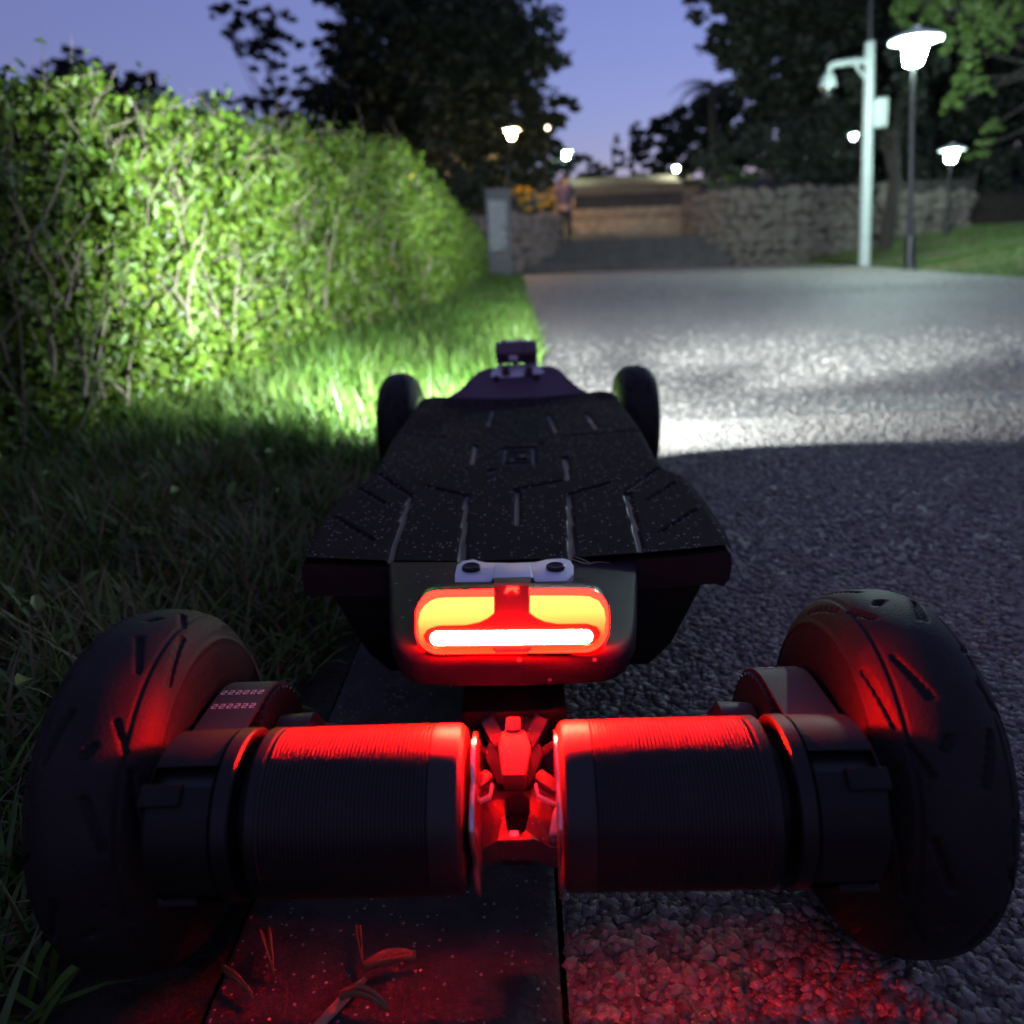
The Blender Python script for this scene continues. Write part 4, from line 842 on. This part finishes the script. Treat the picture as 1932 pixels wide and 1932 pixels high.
tree('lamplit_tree', 'bright green drooping branches lit by the tall street lamp',
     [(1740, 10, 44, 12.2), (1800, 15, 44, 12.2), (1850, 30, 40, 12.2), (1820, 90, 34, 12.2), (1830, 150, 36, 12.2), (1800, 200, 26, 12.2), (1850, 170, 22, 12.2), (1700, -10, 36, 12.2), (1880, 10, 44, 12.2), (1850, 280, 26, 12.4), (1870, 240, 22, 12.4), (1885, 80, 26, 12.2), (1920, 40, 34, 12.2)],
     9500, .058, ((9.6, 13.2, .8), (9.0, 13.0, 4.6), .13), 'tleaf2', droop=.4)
tree('hill_tree', 'dark feathery trees on the skyline right of the sky gap', [(1230, 260, 36, 45), (1270, 240, 42, 45), (1300, 215, 40, 45), (1250, 300, 46, 45), (1330, 260, 60, 45), (1210, 285, 20, 45), (1380, 250, 70, 44), (1340, 200, 40, 44), (1400, 190, 50, 44), (1290, 300, 50, 45), (1360, 300, 60, 44)], 12000, .34, ((8.5, 45, 3), (8.3, 45, 7), .2))
tree('cypress', 'small pointed dark conifer at the left end of the skyline trees', [(1168, 280, 12, 46), (1168, 262, 9, 46), (1170, 300, 15, 46), (1168, 318, 18, 46)], 700, .24, ((5.35, 46, 3), (5.3, 46, 6), .1), zsq=1.4)
tree('cypress', 'pointed dark conifer beside the skyline trees, second from the sky gap', [(1198, 265, 16, 46), (1200, 245, 12, 46), (1196, 290, 20, 46), (1200, 312, 26, 46)], 1000, .24, ((6.35, 46, 3), (6.3, 46, 6.5), .1), zsq=1.4)
tree('bush', 'dark bush left of the stair top behind the greenish lamp', [(1110, 310, 36, 32), (1080, 320, 34, 32), (1130, 330, 22, 32), (1050, 330, 40, 31), (1010, 320, 50, 28)], 3600, .16, None, cat='bush')
tree('bush', 'dark rounded bush sprawling over the right stone wall', [(1330, 320, 40, 18.5), (1440, 310, 50, 18.5), (1540, 310, 60, 18.5), (1640, 300, 70, 18.5), (1740, 335, 50, 18.5), (1300, 335, 24, 19), (1840, 350, 60, 18.5), (1400, 290, 60, 20), (1480, 280, 70, 20), (1580, 270, 70, 20), (1900, 330, 70, 20), (1700, 290, 80, 20)], 20000, .13, None, cat='bush')
tree('bush', 'yellow green low bush at the rounded end of the right wall', [(1370, 345, 22, 18.0), (1400, 335, 20, 18.0), (1345, 355, 16, 18.0), (1420, 330, 14, 18)], 1100, .07, None, 'tleaf2', cat='bush')
tree('flowering_shrub', 'yellow lamp-lit shrub above the left wall beside the person', [(985, 365, 22, 18.6), (1010, 380, 24, 18.6), (1040, 370, 18, 18.6), (970, 355, 14, 18.6), (1030, 392, 18, 18.6)], 1500, .07, None, 'yshrub', cat='shrub')
tree('bush', 'black bush mass directly behind the far hedge end and sign', [(860, 340, 50, 17), (900, 380, 40, 17), (930, 350, 40, 17), (820, 300, 60, 17.5), (930, 330, 40, 17.5), (870, 400, 40, 17)], 4200, .09, None, cat='bush')
# palm
pc = at(1345, 165, 28); palm = thing('palm_tree', 'dark palm crown showing above the stairs against the sky', 'palm tree', (float(pc[0]), 28, 2.0))
MB().tube([(pc[0], 28, 1.9), (pc[0] + .1, 28, 3.6), tuple(pc)], [.2, .15, .14], 10).build('trunk', M['bark'], palm, True)
for k in range(22):
    a = 2 * math.pi * k / 22 + random.uniform(-.1, .1); up = random.uniform(.1, .9); ln = random.uniform(1.1, 1.6); pth = [Vector(pc) + Vector((math.cos(a) * ln * t, math.sin(a) * ln * t, ln * (up * t - .95 * t * t))) for t in (0, .2, .4, .6, .8, 1)]
    m_ = MB().tube(pth, [.018, .015, .012, .01, .007, .004], 5)
    for t in np.linspace(.12, .98, 26):
        i = min(4, int(t * 5)); q = pth[i].lerp(pth[i + 1], t * 5 - i); dv = (pth[i + 1] - pth[i]).normalized(); sd = Vector((-math.sin(a), math.cos(a), 0))
        for s in (-1, 1):
            l = .34 * math.sin(math.pi * min(1, t * .8 + .15)); e = q + (sd * s + dv * .5 - Vector((0, 0, .45))).normalized() * l; m_.add([q - dv * .012, q + dv * .012, e], [(0, 1, 2)])
    m_.build('frond', M['tleaf'], palm)
# bare trunk behind the lamps
tk = at(1668, 480, 15.2)
tree('roadside_tree', 'dark tree trunk standing between the white pole and the black lamp', [(1660, 180, 60, 15.4), (1700, 220, 60, 15.4), (1640, 250, 40, 15.4), (1720, 120, 60, 15.4), (1600, 150, 50, 15.4)], 3500, .11, ((float(tk[0]), 15.2, .1), (float(tk[0]) - .1, 15.2, 2.6), .13))


# ================================================================ LITTER ON THE KERB
def dead_leaf(label, pts_px, z, curl, m=M['dead'], name='fallen_leaf', cat='leaf'):
    P = [atz(a, b, z) for a, b in pts_px]; b0, t0, wv = P[0], P[1], P[2]; d = t0 - b0; L = np.linalg.norm(d); d = d / L; s = np.cross([0, 0, 1], d); w = np.linalg.norm(wv)
    rows = []; n = 9; wid = .55 * np.linalg.norm(P[2] - (P[0] + P[1]) / 2)
    for k in range(n):
        t = k / (n - 1); ww = wid * math.sin(math.pi * (t * .92 + .04)) ** .8; c = b0 + d * L * t + np.array([0, 0, .004 + curl * math.sin(math.pi * t)])
        rows.append([c - s * ww + [0, 0, .005], c - s * ww * .5 + [0, 0, .001], c, c + s * ww * .5 + [0, 0, .001], c + s * ww + [0, 0, .006]])
    m_ = MB(); m_.loft(rows, cap=False, closed=False); o = m_.build(name, m, None, True)
    md = o.modifiers.new('Solid', 'SOLIDIFY'); md.thickness = .0006; return tag(o, label, cat)
dead_leaf('curled dead leaf standing upright near the left wheel', ((520, 1852), (505, 1790), (530, 1815)), .004, .012)
dead_leaf('broad dead leaf with pointed tip lying right of the twig', ((688, 1848), (788, 1826), (735, 1852)), .004, .003)
dead_leaf('narrow dead leaf rising from the twig fork', ((688, 1845), (680, 1780), (694, 1810)), .004, .010)
dead_leaf('bright red lit dead leaf at the bottom edge', ((645, 1902), (735, 1926), (690, 1925)), .004, .006)
dead_leaf('dark thin dead leaf lying at lower left', ((425, 1850), (480, 1900), (452, 1880)), .004, .002)
tw = MB().tube([atz(688, 1848, .004), atz(650, 1882, .007), atz(630, 1905, .006), atz(590, 1945, .006)], [.0014, .0024, .0024, .002], 8).build('twig', M['twig'], None, True)
tag(tw, 'thin forked twig lying across the kerb below the board', 'twig')
tw = MB().tube([at(1083, 1056, .452), at(1098, 1062, .448), at(1112, 1064, .448), at(1128, 1060, .45), at(1150, 1062, .452)], [.0003, .0006, .0005, .0003, .0002], 6)
tw.tube([at(1085, 1050, .456), at(1100, 1056, .452), at(1116, 1064, .449)], [.0003, .0004, .0003], 6)
tag(tw.build('twig', M['twig'], None, True), 'dry wisp of grass caught beside the silver bracket', 'twig')
for p, s in (((1456, 1787), .0035), ((930, 1782), .0032), ((1300, 1800), .003)):
    pass
